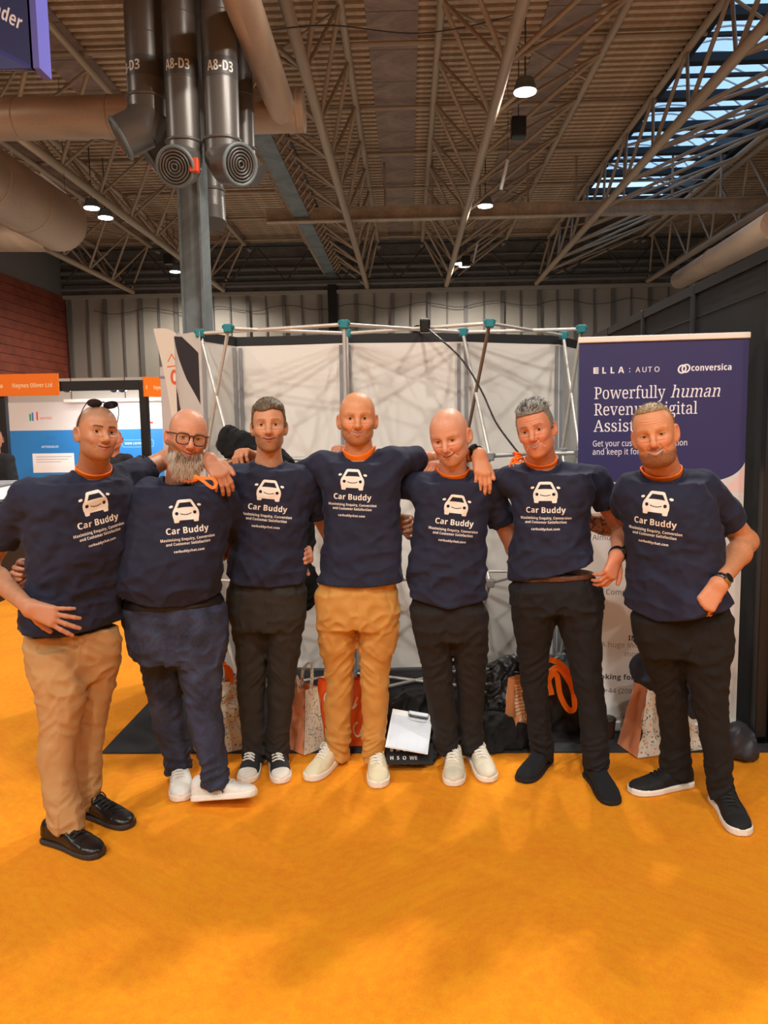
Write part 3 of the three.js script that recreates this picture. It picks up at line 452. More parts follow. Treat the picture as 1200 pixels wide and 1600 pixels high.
// ---------------------------------------------------------------- people
const printTex = canvasTex(1024, 1024, (g) => {
  g.fillStyle = 'rgb(26,30,54)'; g.fillRect(0, 0, 1024, 1024);
  const rr = rng(21); for (let i = 0; i < 9000; i++) { const k = rr() * 10 - 5; g.fillStyle = `rgba(${k > 0 ? 60 : 18},${k > 0 ? 64 : 20},${k > 0 ? 96 : 40},0.10)`; g.fillRect(rr() * 1024, rr() * 1024, 1 + rr() * 9, 1 + rr() * 2); }
  g.translate(112, 92); g.scale(0.8, 0.8); g.fillStyle = '#efeae0'; g.strokeStyle = '#efeae0'; g.lineJoin = 'round';
  g.beginPath(); g.moveTo(372, 78); g.quadraticCurveTo(384, 40, 430, 40); g.lineTo(590, 40); g.quadraticCurveTo(630, 40, 646, 74); g.lineTo(704, 186); g.quadraticCurveTo(742, 232, 742, 290); g.quadraticCurveTo(742, 340, 728, 372); g.lineTo(724, 420); g.quadraticCurveTo(722, 440, 702, 440); g.lineTo(656, 440); g.quadraticCurveTo(640, 440, 636, 420); g.lineTo(632, 400); g.lineTo(392, 400); g.lineTo(388, 420); g.quadraticCurveTo(384, 440, 368, 440); g.lineTo(322, 440); g.quadraticCurveTo(302, 440, 300, 420); g.lineTo(296, 372); g.quadraticCurveTo(282, 340, 282, 290); g.quadraticCurveTo(282, 232, 320, 186); g.closePath(); g.fill();
  for (const s of [-1, 1]) { g.save(); g.translate(512 + s * 242, 152); g.rotate(s * 0.25); g.beginPath(); g.ellipse(0, 0, 36, 22, 0, 0, 7); g.fill(); g.restore(); }
  g.fillStyle = 'rgb(24,27,46)'; g.beginPath(); g.moveTo(420, 92); g.lineTo(604, 92); g.lineTo(654, 182); g.quadraticCurveTo(512, 168, 370, 182); g.closePath(); g.fill();
  for (const s of [-1, 1]) { g.beginPath(); g.arc(512 + s * 156, 276, 30, 0, 7); g.fill(); }
  g.strokeStyle = 'rgb(24,27,46)'; g.lineWidth = 15; g.lineCap = 'round'; g.beginPath(); g.moveTo(420, 284); g.quadraticCurveTo(512, 326, 604, 284); g.stroke();
  g.fillStyle = '#efeae0'; g.textAlign = 'center'; g.font = 'bold 152px sans-serif'; g.fillText('Car Buddy', 512, 630, 780); g.font = 'bold 66px sans-serif'; g.fillText('Maximising Enquiry, Conversion', 512, 752, 960); g.fillText('and Customer Satisfaction', 512, 830, 780); g.font = 'bold 60px sans-serif'; g.fillText('carbuddychat.com', 512, 958, 560);
});
const MS = {
  skin: mat([255, 255, 255], 0.42, { vertexColors: true, specularIntensity: 0.55 }),
  shirt: mat([255, 255, 255], 0.86, { map: printTex, sheen: 0.25, sheenColor: new THREE.Color(0.35, 0.38, 0.55), sheenRoughness: 0.6 }),
  cloth: (rgb, r = 0.88) => mat(rgb, r, { bumpMap: weave, bumpScale: 0.0006 }),
  lanyard: mat([255, 122, 14], 0.6), hairMat: mat([255, 255, 255], 0.55, { vertexColors: true }),
  blackGloss: mat([16, 16, 18], 0.25), chrome: mat([190, 190, 192], 0.25, { metalness: 1 }), lens: mat([240, 245, 250], 0.03, { transmission: 1, thickness: 0 }), darkLens: mat([30, 34, 44], 0.08, { transmission: 0.5, thickness: 0 }),
};
const J = (p) => at(p[0], p[1], p[2]);
function rowsFrom(list, zf, ratio, b = null) { // [py, xl, xr] of a silhouette -> oval sections
  return list.map((r) => { const z = typeof zf === 'function' ? zf(r[0]) : zf, L = at(r[1], r[0], z), R = at(r[2], r[0], z), a = (R.x - L.x) / 2; return { y: (L.y + R.y) / 2, x: (L.x + R.x) / 2, z: z + (r[4] ?? 0), a, b: r[3] ?? b ?? a * ratio }; });
}
function shoeParts(t, toe, heel, o) {
  const L = o.L ?? 0.3, d = toe.clone().sub(heel); d.y = 0; d.normalize();
  const q = new THREE.Quaternion().setFromUnitVectors(V(0, 0, 1), d), m = new THREE.Matrix4();
  const start = toe.clone().addScaledVector(d, -L); start.y = 0.001;
  if (o.tilt) { q.multiply(new THREE.Quaternion().setFromEuler(new THREE.Euler(-o.tilt[0] * D2R, 0, o.tilt[1] * D2R))); start.y += o.tilt[2] ?? 0; }
  m.compose(start, q, V(1, 1, 1));
  const sh = o.soleH ?? 0.026, W = (o.W ?? 1), hh = o.H ?? 1;
  const up = [[0, 0.026, 0.085], [0.03, 0.033, 0.098], [0.09, 0.037, 0.105], [0.2, 0.037, 0.108], [0.34, 0.0375, 0.102], [0.48, 0.041, 0.083], [0.62, 0.046, 0.068], [0.76, 0.047, 0.056], [0.88, 0.042, 0.05], [0.96, 0.03, 0.042], [1, 0.012, 0.034]].map(([a, w, h]) => ({ y: a * L, x: 0.006 * Math.sin(a * 3), a: w * W, z: h * hh / 2, b: h * hh / 2 }));
  const us = stack(up, 0, 2.5), ss = stack(up.map((r) => ({ ...r, a: r.a + 0.0045, b: 1, z: 0 })), 0, 2.2);
  const fu = (x, y, z) => smax(us(x, z, y) - 0.001, sh * 0.6 - y, 0.004) - 0.0012 * ridge(x * 25, y * 40, z * 18) * sstep(0.35, 0.6, z / L) * sstep(0.95, 0.75, z / L) + 0.0022 * Math.exp(-(((z / L - 0.74 - 6 * x * x * 4) / 0.012) ** 2)) + 0.002 * Math.exp(-(((y - 0.045 - 0.02 * Math.sin(z / L * 5)) / 0.004) ** 2)) * sstep(0.5, 0.4, z / L) + 0.002 * Math.exp(-(((z / L - 0.12) / 0.014) ** 2));
  const fs = (x, y, z) => smax(ss(x, z, 0) - 0.002 - (o.welt ?? 0), Math.max(-y, y - sh - 0.004 * sstep(0.8, 1, z / L)), 0.006);
  const g1 = netMesh(fu, [-0.075, -0.01, -0.02], [0.075, 0.135, L + 0.03], 0.0038, { color: o.colorFn ? (x, y, z) => o.colorFn(x, y, z, L) : null, slack: 2 }), g2 = netMesh(fs, [-0.075, -0.015, -0.02], [0.075, 0.05, L + 0.03], 0.0048, { slack: 2 });
  g1.applyMatrix4(m); g2.applyMatrix4(m);
  const s = part(t, 'shoe', g1, o.upper); part(s, 'sole', g2.translate(0, 0, 0), o.sole); 
  if (o.laces) {
    const hgt = (a) => { let k = 0; while (k < up.length - 2 && up[k + 1].y < a * L) k++; const u = (a * L - up[k].y) / (up[k + 1].y - up[k].y); return mix(up[k].b, up[k + 1].b, u) * 2; }, bars = [];
    for (let i = 0; i < 5; i++) { const a = 0.36 + i * 0.062, y = hgt(a) + 0.003, w = 0.017 + 0.001 * i; const pts = [V(-w - 0.006, y - 0.008, a * L), V(-w * 0.5, y + 0.001, a * L + 0.004), V(w * 0.5, y + 0.001, a * L + 0.006), V(w + 0.006, y - 0.008, a * L + 0.01)]; bars.push(tube(pts, 0.0042, 10, 5)); if (i < 4) bars.push(tube([V(-w, y - 0.002, a * L), V(0, y, a * L + 0.012), V(w, hgt(a + 0.062) - 0.002, (a + 0.062) * L)], 0.003, 8, 5)); }
    for (const sg of [-1, 1]) bars.push(tube([V(0, hgt(0.34), 0.35 * L), V(sg * 0.02, hgt(0.34) + 0.008, 0.37 * L), V(sg * 0.036, hgt(0.36) - 0.012, 0.4 * L), V(sg * 0.022, hgt(0.38) - 0.006, 0.43 * L), V(0, hgt(0.36), 0.37 * L)], 0.0028, 14, 5));
    const lg = join(bars); lg.applyMatrix4(m); part(s, 'laces', lg, o.laces);
  }
  if (o.extra) o.extra(s, m, L, sh);
  return s;
}
function makePerson(s) {
  const cell = s.cell ?? 1, heels = s.feet.map((f) => onFloor(f[2], f[3])), toes = s.feet.map((f) => onFloor(f[0], f[1]));
  const base = toes[0].clone().add(toes[1]).multiplyScalar(0.5); base.y = 0;
  const t = thing('person', s.label, 'person', base); if (s.group) t.userData.group = s.group;
  const sh = s.shoulder.map(J), el = s.elbow.map(J), wr = s.wrist.map(J), neck = J(s.neck), H = s.head, sc = H.s ?? 1;
  const hq = new THREE.Quaternion().setFromEuler(new THREE.Euler((H.pitch ?? 0) * D2R, (H.yaw ?? 0) * D2R, (H.roll ?? 0) * D2R, 'ZYX'));
  const hc = J(H.eye).sub(V(0, 0, 0.08 * sc).applyQuaternion(hq)), hm = new THREE.Matrix4().compose(hc, hq, V(sc, sc, sc));
  const L2W = (x, y, z) => V(x, y, z).applyMatrix4(hm);
  // --- body: head, neck, arms and hands in one mesh
  const hf = headField(H), hcol = headColor(hf, H), geos = [], rN = (s.neckR ?? 0.058) * 0.93;
  const headGeo = netMesh((x, y, z) => Math.max(hf.f(x, y, z), -0.135 - y), [-0.105, -0.14, -0.125], [0.105, 0.13, 0.128], (s.headCell ?? 0.002), { color: hcol, slack: 2.2 }); headGeo.applyMatrix4(hm); geos.push(headGeo);
  const skin = lin(...(s.armSkin ?? H.skin)), handSkin = mix3(skin, lin(214, 128, 104), 0.3);
  const neckTop = L2W(0, -0.045, -0.018), nAxis = neckTop.clone().sub(neck).normalize(), bones = [cone(neck.clone().addScaledVector(nAxis, -0.05), neckTop, rN * 1.12, rN), cone(L2W(0, -0.06, -0.01), neck, rN * 0.75, rN * 0.9)];
  const chest = neck.clone().add(V(0, -0.09, s.chestZ ?? 0)); bones.push(cone(chest, neck, 0.08, 0.06)); sh.forEach((p) => bones.push(cone(chest, p, 0.05, 0.035)));
  const aR = s.armR ?? 1;
  const limbs = sh.map((p, i) => { const e = el[i], w = wr[i], m = e.clone().lerp(w, 0.3); return [cone(p, e, 0.05 * aR, 0.0405 * aR), cone(e, m, 0.0405 * aR, 0.0425 * aR), cone(m, w, 0.0425 * aR, 0.0265 * Math.sqrt(aR))]; });
  limbs.forEach((l) => bones.push(...l));
  const fBody = (x, y, z) => { let d = 1e9; for (const b of bones) d = smin(d, b(x, y, z), 0.022); return d; };
  const tone = (x, y, z) => { let c = mix3(skin, [skin[0] * 0.9, skin[1] * 0.86, skin[2] * 0.84], 0.5 + 0.5 * noise3(x * 45, y * 45, z * 45)); if (s.tattoo) { const k = s.tattoo(x, y, z); if (k > 0) c = mix3(c, lin(46, 44, 48), k); } return c; };
  { const [lo, hi] = bounds([...sh, ...el, ...wr, neckTop, chest], 0.1); geos.push(netMesh(fBody, lo, hi, 0.0075 * cell, { color: tone, slack: 1.6 })); }
  s.hands.forEach((h, i) => { if (!h) return; const b = handBones(wr[i], V(...h.D), V(...h.N), (h.flip ? -1 : 1) * (i === 0 ? 1 : -1), h), fl = limbs[i][2], [lo, hi] = bounds(b.pts, 0.022); geos.push(netMesh((x, y, z) => smin(b.f(x, y, z), fl(x, y, z), 0.02), lo, hi, 0.003, { color: (x, y, z) => mix3(handSkin, skin, 0.5 + 0.5 * noise3(x * 70, y * 70, z * 70)), slack: 2 })); });
  const body = part(t, 'body', joinSoft(geos), MS.skin);
  // --- t-shirt
  const yaw = (s.yaw ?? 0) * D2R, zc = s.z, yawRel = yaw - Math.atan2(-base.x, -base.z), tr = rowsFrom(s.torso, zc, s.depth ?? 0.66).map((r) => { const k = r.b / r.a; return { ...r, a: r.a / Math.sqrt(Math.cos(yawRel) ** 2 + (k * Math.sin(yawRel)) ** 2) }; }); tr.forEach((r) => { r.b = Math.min(r.b, s.maxDepth ?? 0.135); if (s.belly) { r.z += s.belly(r.y)[0]; r.b += s.belly(r.y)[1]; } });
  const torso = stack(tr, yaw, 2.35), hemP = s.hem.map(([px, py]) => at(px, py, zc + 0.1)), hemY = (x) => { if (x <= hemP[0].x) return hemP[0].y; for (let i = 1; i < hemP.length; i++) if (x <= hemP[i].x) return mix(hemP[i - 1].y, hemP[i].y, (x - hemP[i - 1].x) / (hemP[i].x - hemP[i - 1].x)); return hemP[hemP.length - 1].y; };
  const SR = s.sleeveR ?? 1, sl = sh.map((p, i) => { const f = s.sleeve?.[i] ?? 0.62, e = p.clone().lerp(el[i], f), d = el[i].clone().sub(p).normalize(); return { f: cone(p, e.clone().addScaledVector(d, 0.05), 0.066 * SR, 0.069 * SR), inn: cone(p, el[i], 0.056 * aR, 0.05 * aR), e, d }; });
  const yoke = sh.map((p) => cone(neck.clone().add(V(0, -0.035, -0.012)), p.clone().add(V(0, 0.004, 0)), 0.056, 0.06));
  const nd = nAxis.clone(), n0 = neck.clone().addScaledVector(nd, -0.006), hole = cone(n0, n0.clone().addScaledVector(nd, 0.3), rN * 1.24, rN * 1.24 + 0.04);
  const seed = s.seed ?? 1, wk = s.wrinkle ?? 1, pull = (s.pulls ?? []).map(([a, b, w]) => ({ a: J(a), b: J(b), w }));
  const midY = (hemP[0].y + neck.y) / 2;
  const raw = (x, y, z) => {
    let d = torso(x, y, z); for (let i = 0; i < 2; i++) { d = smin(d, yoke[i](x, y, z), 0.05); const q = sl[i], cut = (x - q.e.x) * q.d.x + (y - q.e.y) * q.d.y + (z - q.e.z) * q.d.z; if (cut < 0.1) { let e = smax(q.f(x, y, z), cut, 0.006); e = Math.max(e, -Math.max(q.inn(x, y, z), -cut - 0.03)); d = smin(d, e, cut > -0.05 ? 0.012 : 0.035); } }
    return d;
  };
  const fShirt = (x, y, z) => {
    let d = raw(x, y, z);
    if (Math.abs(d) < 0.06) {
      const low = sstep(midY + 0.12, midY - 0.25, y), k = wk * (0.35 + 0.65 * low);
      let w = 0.013 * k * ridge(x * 3.1 + y * 2.4 + seed * 3.7, y * 6.2 - x * 3.4, z * 4 + seed) + 0.009 * k * ridge(x * 4.6 - y * 3.2 - seed, y * 8.5 + x * 5.4, z * 5 - seed * 2) + 0.003 * wk * noise3(x * 17 + seed, y * 19, z * 17);
      for (const p of pull) { const vx = p.b.x - p.a.x, vy = p.b.y - p.a.y, L = Math.hypot(vx, vy), u = ((x - p.a.x) * vx + (y - p.a.y) * vy) / (L * L), v = ((x - p.a.x) * -vy + (y - p.a.y) * vx) / L; if (u > -0.1 && u < 1.1) w += p.w * sstep(-0.1, 0.15, u) * sstep(1.1, 0.4, u) * Math.exp(-v * v / 0.006) * (0.5 + 0.5 * Math.cos(v / (0.012 + 0.016 * u) )); }
      d += 0.007 - w;
    }
    const hb = hemY(x); d = smax(d, hb - y, 0.004);
    const ho = hole(x, y, z); const lip = smax(Math.abs(ho - 0.0095) - 0.0085, Math.abs(d + 0.001) - 0.0058, 0.004); d = Math.max(d, -ho); return Math.min(d, Math.max(lip, -ho));
  };
  const pc = at(s.print.c[0], s.print.c[1], zc + 0.12), pr = (s.print.rot ?? 0) * D2R, uX = V(Math.cos(yaw), 0, -Math.sin(yaw)), fwd = V(Math.sin(yaw), 0, Math.cos(yaw)), ps = s.print.size ?? 0.3;
  const uvShirt = (x, y, z, nx, ny, nz) => { const a = (x - pc.x) * uX.x + (z - pc.z) * uX.z, b = y - pc.y, u = (a * Math.cos(pr) + b * Math.sin(pr)) / ps + 0.5, v = (-a * Math.sin(pr) + b * Math.cos(pr)) / ps + 0.5; return nx * fwd.x + nz * fwd.z > 0.02 ? [clamp(u, -0.4, 1.4), clamp(v, -0.4, 1.4)] : [u < 0.5 ? -0.4 : 1.4, v]; };
  { const [lo, hi] = bounds([...tr.map((r) => V(r.x - r.a, r.y, r.z - r.b)), ...tr.map((r) => V(r.x + r.a, r.y, r.z + r.b)), ...sl.map((q) => q.e), ...sh], 0.1); lo[1] = Math.max(lo[1], Math.min(...hemP.map((p) => p.y)) - 0.03); part(t, s.topName ?? 't_shirt', netMesh(fShirt, lo, hi, 0.0064 * cell, { uv: s.plainTop ? null : uvShirt, slack: 1.7 }), s.topMat ?? MS.shirt); }
  // --- trousers
  const lg = s.legs.map((rows, i) => { const zt = zc + (s.legZ?.[i] ?? 0), fd = toes[i].clone().sub(heels[i]).setY(0).normalize(), zb = toes[i].z - fd.z * (s.shoe.L ?? 0.3) * 0.74, y0 = rows[0][0], y1 = rows[rows.length - 1][0]; return rowsFrom(rows, (py) => mix(zt, zb, clamp((py - y0) / (y1 - y0), 0, 1)), 1.02).map((r, k) => ({ ...r, b: Math.min(r.b, 0.11) })); });
  const legF = lg.map((r) => stack(r, 0, 2.1)), w0 = s.torso[s.torso.length - 1], hipRows = rowsFrom([[s.legs[0][0][0] - 26, s.waist?.[0] ?? w0[1] + 5, s.waist?.[1] ?? w0[2] - 5], [s.legs[0][0][0], s.legs[0][0][1], s.legs[1][0][2]], [s.crotch[1] - 22, s.legs[0][1][1], s.legs[1][1][2]], [s.crotch[1] - 4, s.legs[0][1][1] + 8, s.legs[1][1][2] - 8]], zc, s.hipDepth ?? 0.56), hips = stack(hipRows, yaw * 0.6, 2.2);
  const kneeY = s.kneeY ?? 0.5, twk = s.trouserWrinkle ?? 1, hem2 = lg.map((r) => Math.min(...r.map((q) => q.y)));
  const crotch = at(s.crotch[0], s.crotch[1], zc).y, cxp = s.crotch[0], wy = s.legs[0][0][0], [wl, wrr] = [s.legs[0][0][1], s.legs[1][0][2]], seams = [[[cxp - 4, wy - 8], [cxp - 3, s.crotch[1] - 10]], [[wl + 20, wy - 8], [wl + 9, wy + 32]], [[wrr - 20, wy - 8], [wrr - 9, wy + 32]], [[cxp + 4, wy - 8], [cxp + 3, s.crotch[1] - 22]]].map((q) => q.map(([a, b]) => at(a, b, zc + 0.12)));
  const fTr = (x, y, z) => {
    let d = smin(legF[0](x, y, z), legF[1](x, y, z), y > crotch - 0.1 ? 0.02 : 0.006); d = smin(d, hips(x, y, z), 0.03);
    if (Math.abs(d) < 0.05) {
      const lo = y - hem2[0] < y - hem2[1] ? y - hem2[0] : y - hem2[1], kn = Math.exp(-(((y - kneeY) / 0.13) ** 2)), an = sstep(0.26, 0.02, lo), cr = Math.exp(-(((y - crotch - 0.02) / 0.1) ** 2));
      const sg = x < hipRows[0].x ? -1 : 1, w = twk * (0.005 * ridge(x * 5 + seed * 5.1 - y * 2 * sg, y * 5 + x * 6 * sg, z * 4 + seed) + 0.0075 * kn * ridge(x * 6 + seed, y * 13 + x * 11 * sg, z * 6 + seed) + 0.010 * an * ridge(x * 5 + seed * 2, y * 19 - x * 9 * sg, z * 7) + 0.009 * cr * ridge(x * 8 + y * 6 * sg, y * 9 - x * 7 * sg, z * 5 + seed) + 0.003 * noise3(x * 11 + seed, y * 13, z * 11));
      d += 0.004 - w;
      for (const q of seams) { const vx = q[1].x - q[0].x, vy = q[1].y - q[0].y, L = vx * vx + vy * vy, u = clamp(((x - q[0].x) * vx + (y - q[0].y) * vy) / L, 0, 1), e = Math.hypot(x - q[0].x - vx * u, y - q[0].y - vy * u); if (e < 0.02 && z > hipRows[0].z) d += 0.0035 * Math.exp(-(e * e) / 0.00003); }
    }
    return d;
  };
  { const pts = [...lg.flat(), ...hipRows].flatMap((r) => [V(r.x - r.a, r.y, r.z - r.b), V(r.x + r.a, r.y, r.z + r.b)]), [lo, hi] = bounds(pts, 0.025); part(t, 'trousers', netMesh(fTr, lo, hi, 0.0068 * cell, { color: s.trouserColor, slack: 1.7 }), s.trouserMat); }
  if (s.belt) { const hr = stack(hipRows.map((r) => ({ ...r, a: r.a + 0.004, b: r.b + 0.004 })), yaw * 0.6, 2.2), yb = at(s.belt.px[0], s.belt.px[1], zc + 0.1).y, [lo, hi] = bounds(hipRows.flatMap((r) => [V(r.x - r.a, yb - 0.02, r.z - r.b), V(r.x + r.a, yb + 0.02, r.z + r.b)]), 0.02); part(t, 'belt', netMesh((x, y, z) => smax(hr(x, y, z), Math.abs(y - yb - (s.belt.slope ?? 0) * (x - hipRows[0].x)) - 0.018, 0.003), lo, hi, 0.006, { slack: 2 }), s.belt.mat); }
  // --- shoes
  s.feet.forEach((f, i) => shoeParts(t, toes[i], heels[i], { ...s.shoe, ...(f[4] ?? {}) }));
  // --- lanyard
  if (s.lanyard) { const [lo, hi] = bounds([neck], 0.12), fl = (x, y, z) => smax(Math.abs(hole(x, y, z) + 0.0045) - 0.0032, Math.abs(raw(x, y, z) - 0.004) - 0.0115, 0.002); part(t, 'lanyard', netMesh(fl, lo, hi, 0.003, { slack: 2.5 }), MS.lanyard, 'orange ribbon lanyard'); }
  if (s.watch) { const i = s.watch.i, w = wr[i], d = wr[i].clone().sub(el[i]).normalize(), n = V(...s.watch.n).addScaledVector(d, -V(...s.watch.n).dot(d)).normalize(), c = w.clone().addScaledVector(d, -(s.watch.off ?? 0.02)), r = 0.0325 * Math.sqrt(aR); const wg = part(t, 'watch', ringAtFlat(c, d, r, 0.012), s.watch.band), fc = c.clone().addScaledVector(n, r + 0.003); part(wg, 'watch_case', capDisc(fc, n, 0.0205, 0.011), s.watch.caseM); part(wg, 'watch_dial', capDisc(fc.clone().addScaledVector(n, 0.006), n, 0.0165, 0.003), MS.blackGloss); }
  return { t, hm, L2W, hf, neck, nd, fShirt, sh, el, wr, hips, hipRows, yaw };
}
function ringAtFlat(p, dir, r, w) { const g = new THREE.LatheGeometry([[r, -w], [r + 0.003, -w * 0.9], [r + 0.0036, 0], [r + 0.003, w * 0.9], [r, w]].map(([a, b]) => new THREE.Vector2(a, b)), 32); g.applyQuaternion(new THREE.Quaternion().setFromUnitVectors(UP, dir)); return g.translate(p.x, p.y, p.z); }
// hair in tufts: tapered strands rooted on the head
function strands(P, roots, { len, r = 0.0012, dirFn, seg = 4, color }) {
  const pos = [], nor = [], col = [], idx = [];
  roots.forEach(([x, y, z], k) => {
    let p = V(x, y, z), d = dirFn(p, k); const L = len(p, k), c = color(p, k); const b0 = pos.length / 3;
    for (let i = 0; i <= seg; i++) {
      const rr = r * (1 - 0.85 * i / seg), u = d.clone().cross(Math.abs(d.y) < 0.9 ? UP : V(1, 0, 0)).normalize(), v = d.clone().cross(u);
      for (let q = 0; q < 4; q++) { const a = q * Math.PI / 2, n = u.clone().multiplyScalar(Math.cos(a)).addScaledVector(v, Math.sin(a)), w = p.clone().addScaledVector(n, rr); pos.push(w.x, w.y, w.z); nor.push(n.x, n.y, n.z); col.push(...c); if (i) { const e = b0 + (i - 1) * 4, o2 = (q + 1) % 4; idx.push(e + q, e + o2, e + 4 + o2, e + q, e + 4 + o2, e + 4 + q); } }
      p = p.clone().addScaledVector(d, L / seg); d = dirFn(p, k, i + 1, d);
    }
  });
  const g = new THREE.BufferGeometry(); g.setAttribute('position', new THREE.Float32BufferAttribute(pos, 3)); g.setAttribute('normal', new THREE.Float32BufferAttribute(nor, 3)); g.setAttribute('color', new THREE.Float32BufferAttribute(col, 3)); g.setIndex(idx); g.setAttribute('uv', new THREE.BufferAttribute(new Float32Array(pos.length / 3 * 2), 2)); g.applyMatrix4(P.hm); return g;
}
function headRoots(P, n, test, seed) { const r = rng(seed), out = []; let guard = 0; while (out.length < n && guard++ < n * 60) { const a = r() * 6.283, v = r() * 2 - 1, q = Math.sqrt(1 - v * v), d = [q * Math.cos(a), v, q * Math.sin(a)]; let lo = 0.03, hi = 0.16; const f = (t) => P.hf.f(d[0] * t, d[1] * t, d[2] * t - 0.0); if (f(lo) > 0) continue; for (let i = 0; i < 18; i++) { const m = (lo + hi) / 2; if (f(m) < 0) lo = m; else hi = m; } const p = [d[0] * lo, d[1] * lo, d[2] * lo]; if (test(...p, r)) out.push(p); } return out; }
const whiteSole = mat([236, 230, 218], 0.6), darkSole = mat([52, 44, 40], 0.7), laceWhite = mat([238, 234, 224], 0.8), laceBlack = mat([20, 20, 22], 0.7);
const leather = mat([26, 24, 25], 0.28), whiteLeather = mat([226, 222, 214], 0.5), creamLeather = mat([224, 212, 178], 0.5), oldWhite = mat([214, 204, 182], 0.6), suede = mat([20, 20, 24], 0.95), blackNubuck = mat([18, 18, 19], 0.8);
const canvasShoe = mat([255, 255, 255], 0.8, { vertexColors: true });
const khaki = MS.cloth([186, 142, 92]), tan = MS.cloth([200, 146, 72]), olive = MS.cloth([42, 38, 33]), brownBlack = MS.cloth([27, 23, 22]), inkBlack = MS.cloth([19, 18, 22]), pureBlack = MS.cloth([19, 17, 16]), denim = mat([255, 255, 255], 0.9, { vertexColors: true, bumpMap: weave, bumpScale: 0.0006 });
const denimCol = (x, y, z) => { const n = noise3(x * 9, y * 5, z * 9), m = noise3(x * 300, y * 60, z * 300), f = 0.5 + 0.35 * n + 0.2 * m; return mix3(lin(26, 28, 40), lin(62, 70, 98), clamp(f, 0, 1)); };
const converse = (x, y, z, L) => (z > 0.8 * L ? lin(228, 222, 210) : lin(36, 36, 40));
const P = [];
// 1: far left, hand on hip, sunglasses on head
P.push(makePerson({
  label: 'man at far left in navy t-shirt and khaki chinos, sunglasses on head, hand on hip', z: -2.98, yaw: 50, seed: 1, neckR: 0.058,
  head: { eye: [163, 675, -2.88], yaw: 42, pitch: -8, roll: -8, s: 0.91, skin: [186, 134, 102], ruddy: 0.2, brow: [44, 32, 26], browA: 0.95, iris: [30, 24, 20], beard: 0.3, stub: [92, 72, 58], moustache: 1.6, smile: 0.4, jawW: 1.0, scalp: 0.42, scalpC: [108, 96, 84], open: 0.0036 },
  neck: [146, 738, -3.02], shoulder: [[42, 776, -2.86], [205, 745, -3.2]], elbow: [[-24, 886, -2.95], [262, 716, -3.42]], wrist: [[46, 950, -2.72], [326, 717, -3.13]], sleeve: [0.62, 0.42],
  hands: [{ D: [0.86, -0.3, 0.05], N: [-0.12, 0.2, 0.95], curl: [18, 12, 8], spread: 11, thumb: [0.3, 0.6, -0.8], flip: false, s: 1.02 }, { D: [0.52, -0.62, 0.35], N: [0.35, 0.5, 0.8], curls: [[32, 30, 18], [38, 26, 16], [40, 24, 14], [42, 24, 12]], spread: 4, thumb: [0.8, 0.5, 0.1] }],
  torso: [[752, 62, 196], [775, 46, 208], [805, 45, 210], [850, 48, 206], [900, 50, 195], [935, 45, 187], [992, 40, 188]], hem: [[36, 984], [110, 990], [190, 984]], depth: 0.66,
  print: { c: [163, 812], rot: 9, size: 0.29 }, pulls: [[[88, 880, -2.8], [190, 850, -2.9], 0.014], [[95, 890, -2.8], [150, 975, -2.85], 0.012], [[195, 735, -3], [140, 800, -2.9], 0.008]],
  legs: [[[1010, 46, 122], [1050, 51, 128], [1090, 61, 129], [1146, 65, 121], [1177, 61, 116], [1230, 69, 118], [1275, 78, 128], [1294, 82, 130]], [[1010, 102, 187], [1050, 108, 180], [1090, 112, 173], [1125, 113, 165], [1160, 114, 161], [1200, 114, 157], [1240, 118, 155], [1262, 121, 153]]],
  legZ: [0.06, -0.08], crotch: [118, 1062], trouserMat: khaki, feet: [[158, 1340, 92, 1318], [206, 1294, 140, 1274]], shoe: { upper: leather, sole: darkSole, laces: laceBlack, soleH: 0.02, H: 0.95 }, lanyard: true, kneeY: 0.5,
}));
